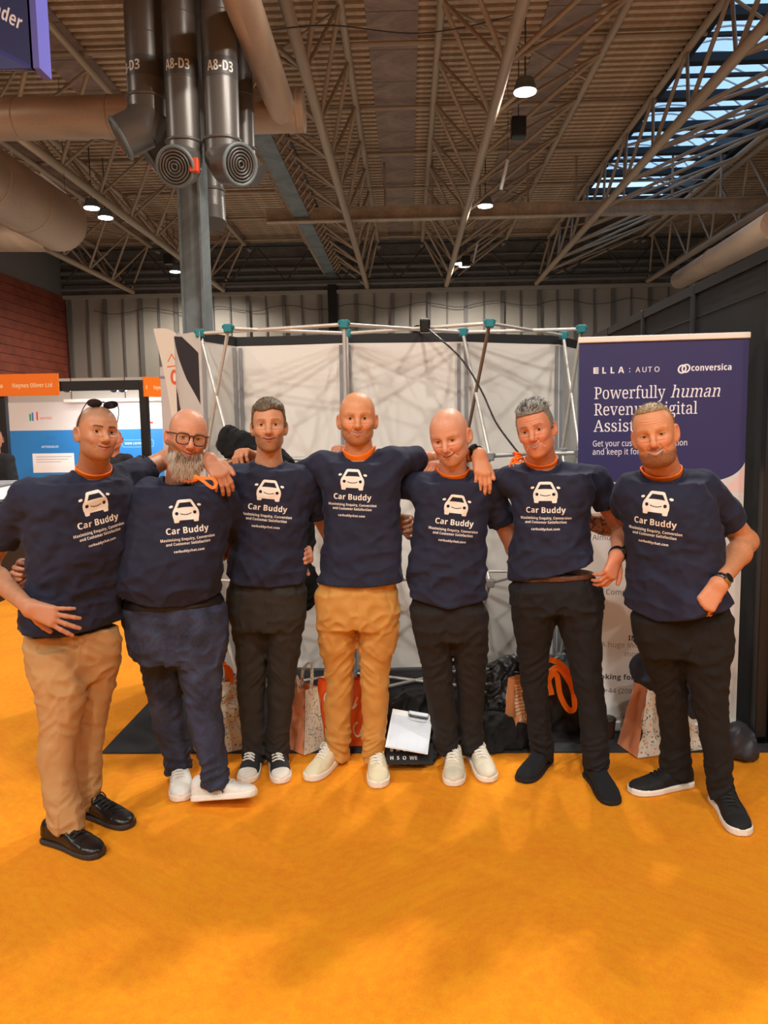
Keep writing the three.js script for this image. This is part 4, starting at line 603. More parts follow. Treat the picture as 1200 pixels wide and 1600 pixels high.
// 2: bearded man with glasses
P.push(makePerson({
  label: 'large bald man with glasses and long grey beard in navy t-shirt and blue jeans', z: -3.18, yaw: 22, seed: 2, neckR: 0.068, armR: 1.1, sleeveR: 1.15,
  head: { eye: [298, 684.5, -3.06], yaw: 26, pitch: 1, roll: -9, s: 0.97, skin: [203, 145, 116], ruddy: 0.75, brow: [150, 120, 96], browA: 0.4, beard: 0.85, stub: [124, 84, 60], smile: 0.7, jawW: 1.1, faceW: 0.99, open: 0.003, fat: 1, scalp: 0 },
  neck: [285, 752, -3.22], shoulder: [[222, 772, -3.2], [342, 778, -3.24]], elbow: [[150, 880, -3.28], [398, 868, -3.56]], wrist: [[62, 884, -3.06], [474, 862, -3.5]], sleeve: [0.55, 0.62],
  hands: [{ D: [-0.5, 0.05, 0.75], N: [-0.85, 0.1, -0.45], curls: [[38, 50, 25], [40, 52, 25], [42, 52, 25], [46, 50, 25]], spread: 5, thumb: [0.6, 0.8, 0.1] }, { D: [0.45, 0.0, 0.9], N: [0.95, 0.05, -0.3], curls: [[50, 60, 30], [52, 60, 30], [54, 60, 30], [56, 60, 30]], spread: 3, thumb: [0.5, 0.8, -0.1] }],
  torso: [[756, 214, 350], [780, 196, 362], [820, 191, 361], [867, 188, 352], [905, 186, 347], [932, 190, 343], [952, 196, 338]], hem: [[186, 924], [240, 941], [290, 946], [330, 936], [346, 926]], depth: 0.72, maxDepth: 0.2, belly: (y) => { const k = Math.exp(-(((y - 1.02) / 0.16) ** 2)); return [0.035 * k, 0.01 * k]; },
  print: { c: [290, 822], rot: 2.5, size: 0.292 }, wrinkle: 0.75, pulls: [[[205, 760, -3.1], [250, 800, -3.0], 0.006]],
  legs: [[[950, 192, 278], [995, 206, 282], [1041, 224, 285], [1072, 231, 284], [1111, 236, 285], [1146, 245, 292], [1181, 258, 296], [1202, 260, 296]], [[950, 266, 350], [992, 270, 352], [1041, 282, 346], [1072, 288, 344], [1107, 292, 345], [1146, 300, 350], [1190, 313, 354], [1226, 318, 359]]],
  crotch: [287, 1030], waist: [197, 338], hipDepth: 0.66, trouserMat: denim, trouserColor: denimCol, trouserWrinkle: 1.25, feet: [[283, 1254, 279, 1200], [402, 1262, 308, 1258, { tilt: [7, -16, 0.018] }]], shoe: { upper: whiteLeather, sole: whiteSole, laces: laceWhite, W: 1.05, L: 0.28 },
  belt: { px: [290, 944], mat: mat([24, 20, 20], 0.5) },
}));
// 3: short brown hair
P.push(makePerson({
  label: 'man with short brown hair and stubble, navy t-shirt, dark olive jeans, canvas shoes', z: -3.4, yaw: 8, seed: 3, neckR: 0.055,
  head: { eye: [419.5, 663.5, -3.3], yaw: 9, pitch: -3, roll: 0.5, s: 0.98, skin: [201, 147, 113], ruddy: 0.4, brow: [110, 84, 56], browA: 0.65, beard: 0.62, stub: [112, 86, 62], smile: 0.45, jawW: 0.95, faceW: 0.91, chinL: 0.006, open: 0.0038 },
  neck: [420, 727, -3.42], shoulder: [[370, 750, -3.42], [474, 752, -3.42]], elbow: [[345, 862, -3.5], [522, 846, -3.62]], wrist: [[290, 880, -3.5], [622, 812, -3.62]], sleeve: [0.72, 0.5],
  hands: [null, { D: [0.75, -0.1, 0.65], N: [0.6, 0.3, -0.75], curls: [[50, 55, 30], [50, 55, 30], [50, 55, 30], [50, 55, 30]], spread: 2 }],
  torso: [[735, 366, 474], [770, 361, 486], [800, 362, 485], [834, 362, 481], [861, 360, 477], [890, 357, 478], [925, 358, 478]], hem: [[352, 902], [368, 914], [420, 919], [482, 915]], depth: 0.62,
  print: { c: [417, 790], rot: -7, size: 0.292 }, pulls: [[[380, 715, -3.3], [450, 790, -3.3], 0.009], [[390, 725, -3.3], [480, 745, -3.3], 0.006], [[474, 868, -3.35], [380, 905, -3.35], 0.008]],
  legs: [[[922, 358, 421], [958, 360, 418], [1013, 368, 416], [1049, 371, 415], [1090, 371, 413], [1145, 379, 414], [1190, 381, 413]], [[922, 414, 477], [966, 416, 474], [1007, 418, 470], [1049, 418, 463], [1084, 418, 461], [1145, 416, 452], [1186, 414, 449]]],
  crotch: [416, 985], trouserMat: olive, feet: [[383, 1226, 396, 1192], [440, 1226, 430, 1190]], shoe: { upper: canvasShoe, sole: whiteSole, laces: laceWhite, colorFn: converse, L: 0.285, W: 0.95 },
}));
// 4: tall shaved head, tan chinos
P.push(makePerson({
  label: 'tall smiling man with shaved head in the middle, navy t-shirt, tan chinos, cream sneakers', z: -3.4, yaw: -6, seed: 4, neckR: 0.06,
  head: { eye: [558.5, 654, -3.3], yaw: 4, pitch: 0, roll: 0, s: 1.0, skin: [209, 147, 107], ruddy: 0.45, brow: [150, 112, 76], browA: 0.55, beard: 0.5, stub: [128, 94, 66], smile: 1, teeth: 0.36, jawW: 1.02, open: 0.0036 },
  neck: [562, 714, -3.42], shoulder: [[505, 728, -3.42], [612, 722, -3.4]], elbow: [[452, 752, -3.6], [682, 718, -3.6]], wrist: [[398, 714, -3.56], [748, 709, -3.36]], sleeve: [0.62, 0.6], sleeveR: 1.05,
  hands: [{ D: [-0.45, 0.3, 0.8], N: [-0.1, 0.9, -0.3], curls: [[58, 45, 25], [60, 45, 25], [62, 45, 25], [64, 45, 25]], spread: 5, thumb: [0.6, 0.5, -0.4] }, { D: [0.12, -0.8, 0.35], N: [0.25, 0.35, 0.85], curls: [[16, 20, 12], [20, 20, 12], [22, 18, 12], [24, 16, 12]], spread: 3, thumb: [0.92, 0.36, 0.0], thumbBend: 6 }],
  torso: [[722, 505, 615], [750, 498, 626], [790, 503, 627], [834, 505, 628], [861, 502, 628], [890, 498, 629], [925, 494, 630]], hem: [[488, 916], [560, 918], [634, 913]], depth: 0.62,
  print: { c: [548, 773], rot: -3, size: 0.288 }, wrinkle: 0.7, pulls: [[[512, 715, -3.35], [560, 770, -3.3], 0.006], [[640, 715, -3.35], [590, 780, -3.3], 0.009]],
  legs: [[[925, 494, 560], [966, 496, 559], [1002, 498, 557], [1035, 506, 553], [1068, 510, 551], [1117, 507, 549], [1167, 511, 545], [1184, 512, 544]], [[925, 556, 620], [966, 560, 621], [1002, 561, 620], [1046, 563, 607], [1073, 564, 608], [1117, 566, 605], [1186, 566, 600]]],
  crotch: [560, 982], trouserMat: tan, trouserWrinkle: 1.15, feet: [[482, 1222, 526, 1184], [591, 1233, 586, 1188]], shoe: { upper: creamLeather, sole: whiteSole, laces: laceWhite, soleH: 0.03 }, lanyard: true, watch: { i: 1, n: [-0.2, 0.8, 0.6], off: 0.012, band: MS.blackGloss, caseM: MS.blackGloss },
}));
// 5: bald, head bowed
P.push(makePerson({
  label: 'bald smiling man with head bowed, navy t-shirt, dark brown trousers, worn white sneakers', z: -3.4, yaw: 1, seed: 5, neckR: 0.06,
  head: { eye: [695.5, 689.5, -3.26], yaw: -19, pitch: 12, roll: 8, s: 1.02, skin: [211, 153, 124], ruddy: 0.65, brow: [170, 128, 100], browA: 0.4, beard: 0.22, stub: [190, 168, 146], smile: 1, jawW: 0.95, open: 0.0032, chinL: 0.003 },
  neck: [708, 742, -3.42], shoulder: [[660, 762, -3.42], [760, 760, -3.42]], elbow: [[604, 752, -3.62], [805, 858, -3.54]], wrist: [[548, 706, -3.56], [884, 850, -3.58]], sleeve: [0.5, 0.56], sleeveR: 1.05,
  hands: [{ D: [-0.5, 0.2, 0.8], N: [-0.1, 0.95, -0.1], curls: [[52, 45, 25], [54, 45, 25], [56, 45, 25], [58, 45, 25]], spread: 5, thumb: [0.6, 0.6, -0.5] }, { D: [0.8, -0.1, 0.5], N: [0.5, 0.2, -0.8], curls: [[40, 50, 25], [40, 50, 25], [40, 50, 25], [40, 50, 25]], spread: 3 }],
  torso: [[752, 652, 768], [775, 646, 768], [800, 646, 764], [835, 644, 761], [875, 640, 759], [905, 637, 758], [955, 641, 757]], hem: [[634, 936], [700, 952], [762, 942]], depth: 0.62,
  print: { c: [710, 813], rot: -7, size: 0.288 }, pulls: [[[676, 735, -3.35], [740, 780, -3.3], 0.008], [[762, 790, -3.35], [700, 800, -3.3], 0.005]],
  legs: [[[952, 642, 704], [991, 649, 705], [1036, 658, 706], [1075, 664, 708], [1126, 673, 714], [1174, 682, 716]], [[952, 697, 758], [1000, 703, 761], [1048, 712, 760], [1090, 714, 757], [1120, 716, 755], [1176, 720, 754]]],
  crotch: [702, 1000], trouserMat: brownBlack, feet: [[708, 1230, 708, 1186], [765, 1224, 740, 1186]], shoe: { upper: oldWhite, sole: whiteSole, laces: laceWhite, H: 1.08 }, lanyard: true,
}));
// 6: grey swept hair
P.push(makePerson({
  label: 'smiling man with swept grey hair, navy t-shirt, brown belt, ink black trousers, black loafers', z: -3.32, yaw: -16, seed: 6, neckR: 0.06, sleeveR: 0.98,
  head: { eye: [831, 673.5, -3.2], yaw: -22, pitch: 0, roll: 12.5, s: 0.97, skin: [205, 138, 106], ruddy: 0.5, brow: [96, 78, 64], browA: 0.7, smile: 1, teeth: 0.4, lines: 1, jawW: 1.0, faceW: 0.94, chinL: 0.008, open: 0.0034, scalp: 0 },
  neck: [846, 722, -3.36], shoulder: [[800, 752, -3.36], [930, 752, -3.36]], elbow: [[750, 758, -3.6], [974, 832, -3.42]], wrist: [[702, 722, -3.5], [964, 868, -3.16]], sleeve: [0.5, 0.45],
  hands: [{ D: [-0.72, -0.1, 0.65], N: [-0.15, 0.9, 0.3], curls: [[45, 60, 35], [48, 60, 35], [50, 60, 35], [52, 60, 35]], spread: 3, thumb: [0.6, 0.6, -0.4] }, { D: [-0.38, -0.82, 0.25], N: [0.45, -0.05, 0.88], curls: [[38, 30, 18], [40, 30, 18], [42, 30, 18], [46, 30, 18]], spread: 4, thumb: [0.75, 0.62, 0.1], s: 0.95 }],
  torso: [[738, 806, 924], [770, 799, 931], [800, 800, 922], [835, 800, 920], [865, 797, 925], [895, 796, 928], [925, 797, 930]], hem: [[790, 917], [845, 906], [900, 889], [934, 880]], depth: 0.62,
  print: { c: [850, 794], rot: 0.5, size: 0.285 }, pulls: [[[815, 735, -3.3], [860, 775, -3.25], 0.006], [[800, 890, -3.3], [900, 860, -3.3], 0.008]],
  legs: [[[919, 797, 870], [970, 801, 867], [1015, 808, 859], [1060, 814, 855], [1090, 817, 856], [1135, 825, 861], [1184, 834, 864]], [[919, 864, 937], [964, 870, 940], [1005, 881, 940], [1048, 892, 940], [1090, 901, 945], [1135, 907, 950], [1196, 912, 950]]],
  crotch: [869, 958], trouserMat: inkBlack, feet: [[814, 1224, 848, 1192], [958, 1260, 924, 1214]], shoe: { upper: suede, sole: mat([24, 22, 22], 0.8), soleH: 0.018, H: 0.9 }, lanyard: true, belt: { px: [893, 903], mat: mat([92, 50, 28], 0.45), slope: 0.055 }, watch: { i: 1, n: [0.3, 0.2, 1], off: 0.012, band: MS.blackGloss, caseM: MS.blackGloss },
}));
// 7: far right
P.push(makePerson({
  label: 'man at far right with short fair hair and goatee, fist on hip, black trousers', z: -3.1, yaw: -36, seed: 7, neckR: 0.066, armR: 1.14, sleeveR: 1.22,
  head: { eye: [1020, 680.5, -2.96], yaw: -22, pitch: 0, roll: 11, s: 1.01, skin: [212, 147, 107], ruddy: 0.55, brow: [150, 110, 76], browA: 0.45, beard: 0.85, goatee: true, stub: [84, 66, 54], smile: 1, teeth: 0.7, lines: 1, jawW: 1.06, faceW: 0.96, open: 0.0028, fat: 1, ear: 1.08 },
  neck: [1036, 738, -3.14], shoulder: [[990, 768, -3.16], [1096, 764, -3.12]], elbow: [[968, 822, -3.5], [1166, 846, -3.24]], wrist: [[892, 812, -3.56], [1124, 912, -2.93]], sleeve: [0.4, 0.62],
  hands: [null, { D: [-0.55, -0.75, 0.15], N: [-0.15, 0.25, 0.95], curls: [[62, 95, 60], [68, 98, 60], [72, 98, 60], [78, 95, 60]], spread: 3, thumb: [0.75, 0.3, -0.7], s: 1.05 }],
  torso: [[752, 985, 1098], [775, 970, 1110], [800, 970, 1118], [830, 976, 1126], [865, 981, 1126], [905, 983, 1122], [940, 981, 1136], [982, 987, 1140]], hem: [[978, 956], [1030, 973], [1085, 958], [1146, 946]], depth: 0.7, maxDepth: 0.16,
  print: { c: [1017, 813], rot: -5, size: 0.292 }, pulls: [[[1090, 945, -2.98], [1000, 905, -3.0], 0.016], [[1095, 950, -2.98], [1020, 965, -3.0], 0.014]],
  legs: [[[965, 988, 1068], [1012, 997, 1068], [1045, 1010, 1070], [1072, 1021, 1072], [1107, 1027, 1074], [1156, 1033, 1076], [1208, 1034, 1078]], [[965, 1060, 1139], [1030, 1068, 1138], [1082, 1080, 1136], [1117, 1087, 1137], [1156, 1096, 1142], [1205, 1104, 1144], [1244, 1107, 1147]]],
  legZ: [-0.02, 0.02], crotch: [1069, 1026], trouserMat: pureBlack, feet: [[984, 1240, 1072, 1226], [1160, 1308, 1122, 1252]], shoe: { upper: blackNubuck, sole: whiteSole, laces: laceBlack, soleH: 0.028, W: 1.05, L: 0.305 }, lanyard: true, watch: { i: 1, n: [0.25, 0.35, 0.9], off: 0.012, band: MS.chrome, caseM: MS.chrome },
  tattoo: (x, y, z) => { if (z > -3.36 || x > 1.02) return 0; return ridge(x * 40, y * 40, z * 20) > 0.72 ? 0.85 : 0; },
}));
// ---------------------------------------------------------------- pop-up display stand seen from its back
const MP = {
  panel: mat([238, 234, 226], 0.8, { bumpMap: weave, bumpScale: 0.0002 }), panelEdge: mat([34, 35, 38], 0.7), alu: mat([214, 212, 206], 0.35, { metalness: 0.4 }), bronze: mat([150, 128, 112], 0.4, { metalness: 0.6 }), teal: mat([28, 128, 138], 0.5), magnet: mat([150, 152, 156], 0.45, { metalness: 0.4 }),
};
{
  const t = thing('display_stand', 'pop-up display stand seen from behind, metal scissor frame and white panels', 'display stand', [0, 0, -4.85]);
  const F = [[318, -4.72], [544, -4.86], [723, -4.92], [878, -5.2]].map(([px, z]) => at(px, 600, z)), N = [[357, -4.5], [538, -4.42], [765, -4.5], [908, -4.85]].map(([px, z]) => at(px, 520, z));
  const lev = [2.19, 1.43, 0.68, 0.03];
  const Fp = (i, k) => V(F[i].x, lev[k], F[i].z + 0.03), Np = (i, k) => V(N[i].x, lev[k] + [0.0, 0, 0, 0][k], N[i].z);
  const rods = (a, b, m) => part(t, 'rod', bar(a, b, 0.0105, 8), m);
  const hubG = new RoundedBoxGeometry(0.05, 0.05, 0.05, 2, 0.008), finG = new RoundedBoxGeometry(0.07, 0.02, 0.03, 1, 0.005);
  for (let i = 0; i < 4; i++) for (let k = 0; k < 4; k++) for (const q of [Fp(i, k), Np(i, k)]) { const h = put(t, 'hub', hubG, k === 0 ? MP.teal : MP.magnet, q.toArray()); put(h, 'hub_fin', finG, k === 0 ? MP.teal : MP.magnet, [q.x, q.y + 0.01, q.z]).position.set(0, 0.01, 0); }
  for (let i = 0; i < 4; i++) for (let k = 0; k < 3; k++) { rods(Np(i, k), Fp(i, k + 1), i === 2 && k === 0 ? MP.bronze : MP.alu); rods(Fp(i, k), Np(i, k + 1), MP.alu); }
  for (let i = 0; i < 3; i++) for (let k = 0; k < 4; k++) { rods(Np(i, k), Fp(i + 1, k), MP.alu); rods(Fp(i, k), Np(i + 1, k), MP.alu); }
  part(t, 'upright', bar(Np(1, 0), Np(1, 3), 0.012, 10), MP.alu);
  // panels: white backs, black top edge, silver magnet bars
  const pl = [[316, -4.66], [372, -5.0], [540, -4.93], [723, -4.98], [874, -5.26], [906, -5.62]].map(([px, z]) => at(px, 600, z)), H = 2.2;
  for (let i = 0; i < 5; i++) {
    const a = pl[i], b = pl[i + 1], n = 14, pos = [], idx = [], edge = [];
    for (let k = 0; k <= n; k++) { const u = k / n, x = mix(a.x, b.x, u), bow = Math.sin(u * Math.PI) * 0.018, z = mix(a.z, b.z, u) - bow; for (const y of [0.02, H - 0.055]) pos.push(x, y, z); for (const y of [0.02, H - 0.055]) pos.push(x, y, z - 0.004); if (k) { const q = k * 4; idx.push(q - 4, q, q - 3, q, q + 1, q - 3, q - 2, q - 1, q + 2, q + 2, q - 1, q + 3, q - 3, q + 1, q - 1, q + 1, q + 3, q - 1); } edge.push(V(x, H - 0.028, z - 0.002)); }
    const g = new THREE.BufferGeometry(); g.setAttribute('position', new THREE.Float32BufferAttribute(pos, 3)); g.setIndex(idx); const g2 = g.toNonIndexed(); g2.computeVertexNormals(); uvm(g2); part(t, 'white_panel', g2, MP.panel);
    part(t, 'black_edge', ribbon(edge, 0.058, 0.006, () => V(0, 1, 0), false, 14), MP.panelEdge);
    for (const [c, s] of [[a, 1], [b, -1]]) { const d = b.clone().sub(a).normalize(); const x = c.x + d.x * 0.025 * s, z = c.z + d.z * 0.025 * s + 0.012; part(t, 'magnet_bar', box(x - 0.011, x + 0.011, 0.03, H - 0.07, z - 0.006, z + 0.006), MP.magnet); }
  }
  { // printed end that wraps round at the left
    const tex = canvasTex(256, 1024, (g) => { g.fillStyle = '#c9cac8'; g.fillRect(0, 0, 256, 1024); g.fillStyle = '#b8cfd4'; g.fillRect(0, 0, 60, 200); g.fillStyle = '#2c2b33'; g.beginPath(); g.moveTo(40, 0); g.lineTo(130, 8); g.lineTo(236, 60); g.lineTo(236, 205); g.lineTo(150, 130); g.closePath(); g.fill(); g.fillStyle = '#3a3346'; g.beginPath(); g.moveTo(0, 110); g.lineTo(70, 170); g.lineTo(150, 330); g.lineTo(70, 360); g.lineTo(0, 400); g.fill(); g.fillStyle = '#3a3346'; g.beginPath(); g.moveTo(0, 760); g.lineTo(256, 560); g.lineTo(256, 700); g.lineTo(60, 1024); g.lineTo(0, 1024); g.fill(); });
    const a = pl[0], c = at(277, 600, -4.98), pts = []; for (let k = 0; k <= 12; k++) { const u = k / 12; pts.push(V(mix(c.x, a.x, u) - 0.05 * Math.sin(u * Math.PI) * (1 - u), 0, mix(c.z, a.z, Math.pow(u, 0.7)) )); }
    const pos = [], uv = [], idx = []; pts.forEach((p, k) => { for (const [y, v] of [[0.02, 0], [2.2, 1]]) { pos.push(p.x, y, p.z); uv.push(k / 12, v); } if (k) { const q = k * 2; idx.push(q - 2, q, q - 1, q, q + 1, q - 1); } });
    const g = new THREE.BufferGeometry(); g.setAttribute('position', new THREE.Float32BufferAttribute(pos, 3)); g.setAttribute('uv', new THREE.Float32BufferAttribute(uv, 2)); g.setIndex(idx); g.computeVertexNormals(); part(t, 'printed_end_panel', g, mat([255, 255, 255], 0.6, { map: tex }), 'grey end panel with dark violet shapes');
  }
  // cable down to the grey haired man
  const cb = [[664, 510, -4.6], [720, 560, -4.45], [752, 610, -4.4], [775, 660, -4.35], [800, 695, -4.3], [822, 722, -4.25]].map(([x, y, z]) => at(x, y, z)); single('power_cable', 'thin black cable hanging down from the stand top', 'cable', tube(cb, 0.006, 40, 6), MS.blackGloss, cb[0].clone());
  const lt = at(664, 512, -4.62), fl = thing('spot_fitting', 'small black spotlight fitting clipped to the stand top', 'lamp', lt); part(fl, 'clamp', rbox(lt.x - 0.03, lt.x + 0.03, lt.y - 0.03, lt.y + 0.05, lt.z - 0.03, lt.z + 0.03, 0.01), MS.blackGloss); part(fl, 'arm', bar(lt.clone(), lt.clone().add(V(-0.03, 0.03, -0.5)), 0.012, 8), MS.blackGloss); part(fl, 'head', bar(lt.clone().add(V(-0.03, 0.05, -0.5)), lt.clone().add(V(-0.05, -0.02, -0.62)), 0.04, 14, 0.05), MS.blackGloss);
}
// ---------------------------------------------------------------- roll-up banner
{
  const a = V(0.868, 0, -3.965), b = V(1.672, 0, -3.875), w = a.distanceTo(b), Hh = 2.02, ang = Math.atan2(-(b.z - a.z), b.x - a.x);
  const tex = canvasTex(820, 2048, (g) => {
    g.fillStyle = '#d9d7d4'; g.fillRect(0, 0, 820, 2048); g.fillStyle = '#2e2c62'; g.beginPath(); g.moveTo(0, 0); g.lineTo(820, 0); g.lineTo(820, 640); g.bezierCurveTo(790, 720, 700, 745, 560, 745); g.lineTo(0, 738); g.fill();
    g.fillStyle = '#e9c9c4'; g.beginPath(); g.moveTo(820, 650); g.bezierCurveTo(800, 710, 760, 750, 700, 790); g.lineTo(820, 800); g.fill();
    g.fillStyle = '#f4f2f6'; g.textBaseline = 'alphabetic'; g.font = 'bold 46px sans-serif'; ['L', 'L', 'A'].forEach((c, i) => g.fillText(c, 112 + i * 41, 168)); for (let i = 0; i < 4; i++) g.fillRect(72 + (i === 3 ? 0 : 0), 135 + i * 9, 26, 6); g.fillRect(72, 135, 8, 33);
    g.font = '38px sans-serif'; g.fillText(':', 246, 164); ['A', 'U', 'T', 'O'].forEach((c, i) => g.fillText(c, 280 + i * 30, 166));
    g.lineWidth = 8; g.strokeStyle = '#f4f2f6'; g.beginPath(); g.ellipse(506, 155, 17, 20, 0.5, 0, 7); g.stroke(); g.beginPath(); g.ellipse(524, 152, 17, 20, 0.5, 0, 7); g.stroke(); g.font = 'bold 44px sans-serif'; g.fillText('conversica', 548, 166, 196);
    g.font = '86px serif'; g.fillText('Powerfully', 76, 300, 352); g.save(); g.transform(1, 0, -0.2, 1, 0, 0); g.fillText('human', 512, 300, 240); g.restore(); g.fillText('Revenue Digital', 76, 386, 510); g.fillText('Assistant', 76, 472, 320);
    g.font = '43px sans-serif'; g.fillText('Get your customers’ attention', 72, 550, 470); g.fillText('and keep it for longer', 72, 594, 350);
    g.fillStyle = '#55535c'; g.font = '40px sans-serif'; g.fillText('Almost half', 78, 1052); g.fillText('Companies win', 150, 1350); g.fillStyle = '#222'; g.font = 'bold 38px sans-serif'; g.fillText('INTEGRATED', 268, 1602); g.fillStyle = '#8a8890'; g.font = '40px sans-serif'; g.fillText('A huge increase in', 130, 1642); g.fillText('more leads', 250, 1692);
    g.fillStyle = '#222'; g.font = 'bold 40px sans-serif'; g.fillText('Looking for similar results?', 84, 1822); g.fillStyle = '#5a5860'; g.font = '38px sans-serif'; g.fillText('+44 (208) 087 0100', 150, 1900);
    g.fillStyle = 'rgba(170,168,170,0.6)'; g.beginPath(); g.roundRect(300, 1700, 150, 300, 60); g.fill();
  });
  const t = thing('roll_up_banner', 'navy and white roll-up banner with serif headline behind the right-hand man', 'banner', [1.27, 0, -3.92]);
  const put2 = (g, name, m, lab) => { g.rotateY(ang); g.translate((a.x + b.x) / 2, 0, (a.z + b.z) / 2); return part(t, name, g, m, lab); };
  { const g = new THREE.BoxGeometry(w, Hh - 0.06, 0.004); g.translate(0, 0.06 + (Hh - 0.06) / 2, 0); const sheet = put2(g, 'printed_sheet', mat([255, 255, 255], 0.55, { map: tex })); }
  put2(rbox(-w / 2 - 0.006, w / 2 + 0.006, Hh - 0.008, Hh + 0.022, -0.012, 0.012, 0.006), 'top_rail', mat([236, 232, 224], 0.5)); put2(rbox(-w / 2 - 0.01, w / 2 + 0.01, 0.006, 0.075, -0.05, 0.05, 0.02), 'base_cassette', mat([214, 214, 212], 0.4, { metalness: 0.3 })); put2(bar(V(0, 0.05, -0.03), V(0, Hh, -0.012), 0.008), 'support_pole', MP.alu);
  for (const s of [-1, 1]) put2(rbox(s * 0.3 - 0.02, s * 0.3 + 0.02, 0.004, 0.02, -0.16, 0.16, 0.004), 'foot', MP.alu);
}
// ---------------------------------------------------------------- black partition at right
{
  const X = 1.745, Hw = 2.43, t = thing('partition_wall', 'black exhibition partition wall running back on the right', 'partition', [X, 0, -6.4]);
  const post = (z, x = X) => part(t, 'post', rbox(x - 0.03, x + 0.03, 0, Hw, z - 0.03, z + 0.03, 0.008), M.blackFrame);
  for (let i = 0; i < 6; i++) { const z0 = -3.78 - i * 1.0; part(t, 'wall_panel', box(X - 0.008, X + 0.008, 0.03, Hw - 0.06, z0 - 0.97, z0 - 0.03), M.blackPanel); post(z0 - 1.0); part(t, 'joint_strip', box(X - 0.012, X - 0.008, Hw - 0.2, Hw - 0.19, z0 - 0.97, z0 - 0.03), M.blackFrame); }
  post(-3.78); part(t, 'top_rail', box(X - 0.025, X + 0.025, Hw - 0.06, Hw, -9.8, -3.75), M.blackFrame); part(t, 'bottom_rail', box(X - 0.025, X + 0.025, 0, 0.04, -9.8, -3.75), M.blackFrame);
  const q = thing('side_panel', 'dark brown glossy panel at the right edge of the picture', 'panel', [2.3, 0, -3.74]); part(q, 'sheet', box(X + 0.05, 2.75, 0.02, Hw, -3.76, -3.73), mat([52, 34, 24], 0.25)); part(q, 'trim', box(X + 0.085, X + 0.1, 0.02, Hw, -3.73, -3.722), mat([150, 110, 80], 0.4, { metalness: 0.4 })); part(q, 'edge_post', rbox(X + 0.035, X + 0.06, 0, Hw, -3.78, -3.71, 0.004), M.blackFrame);
}
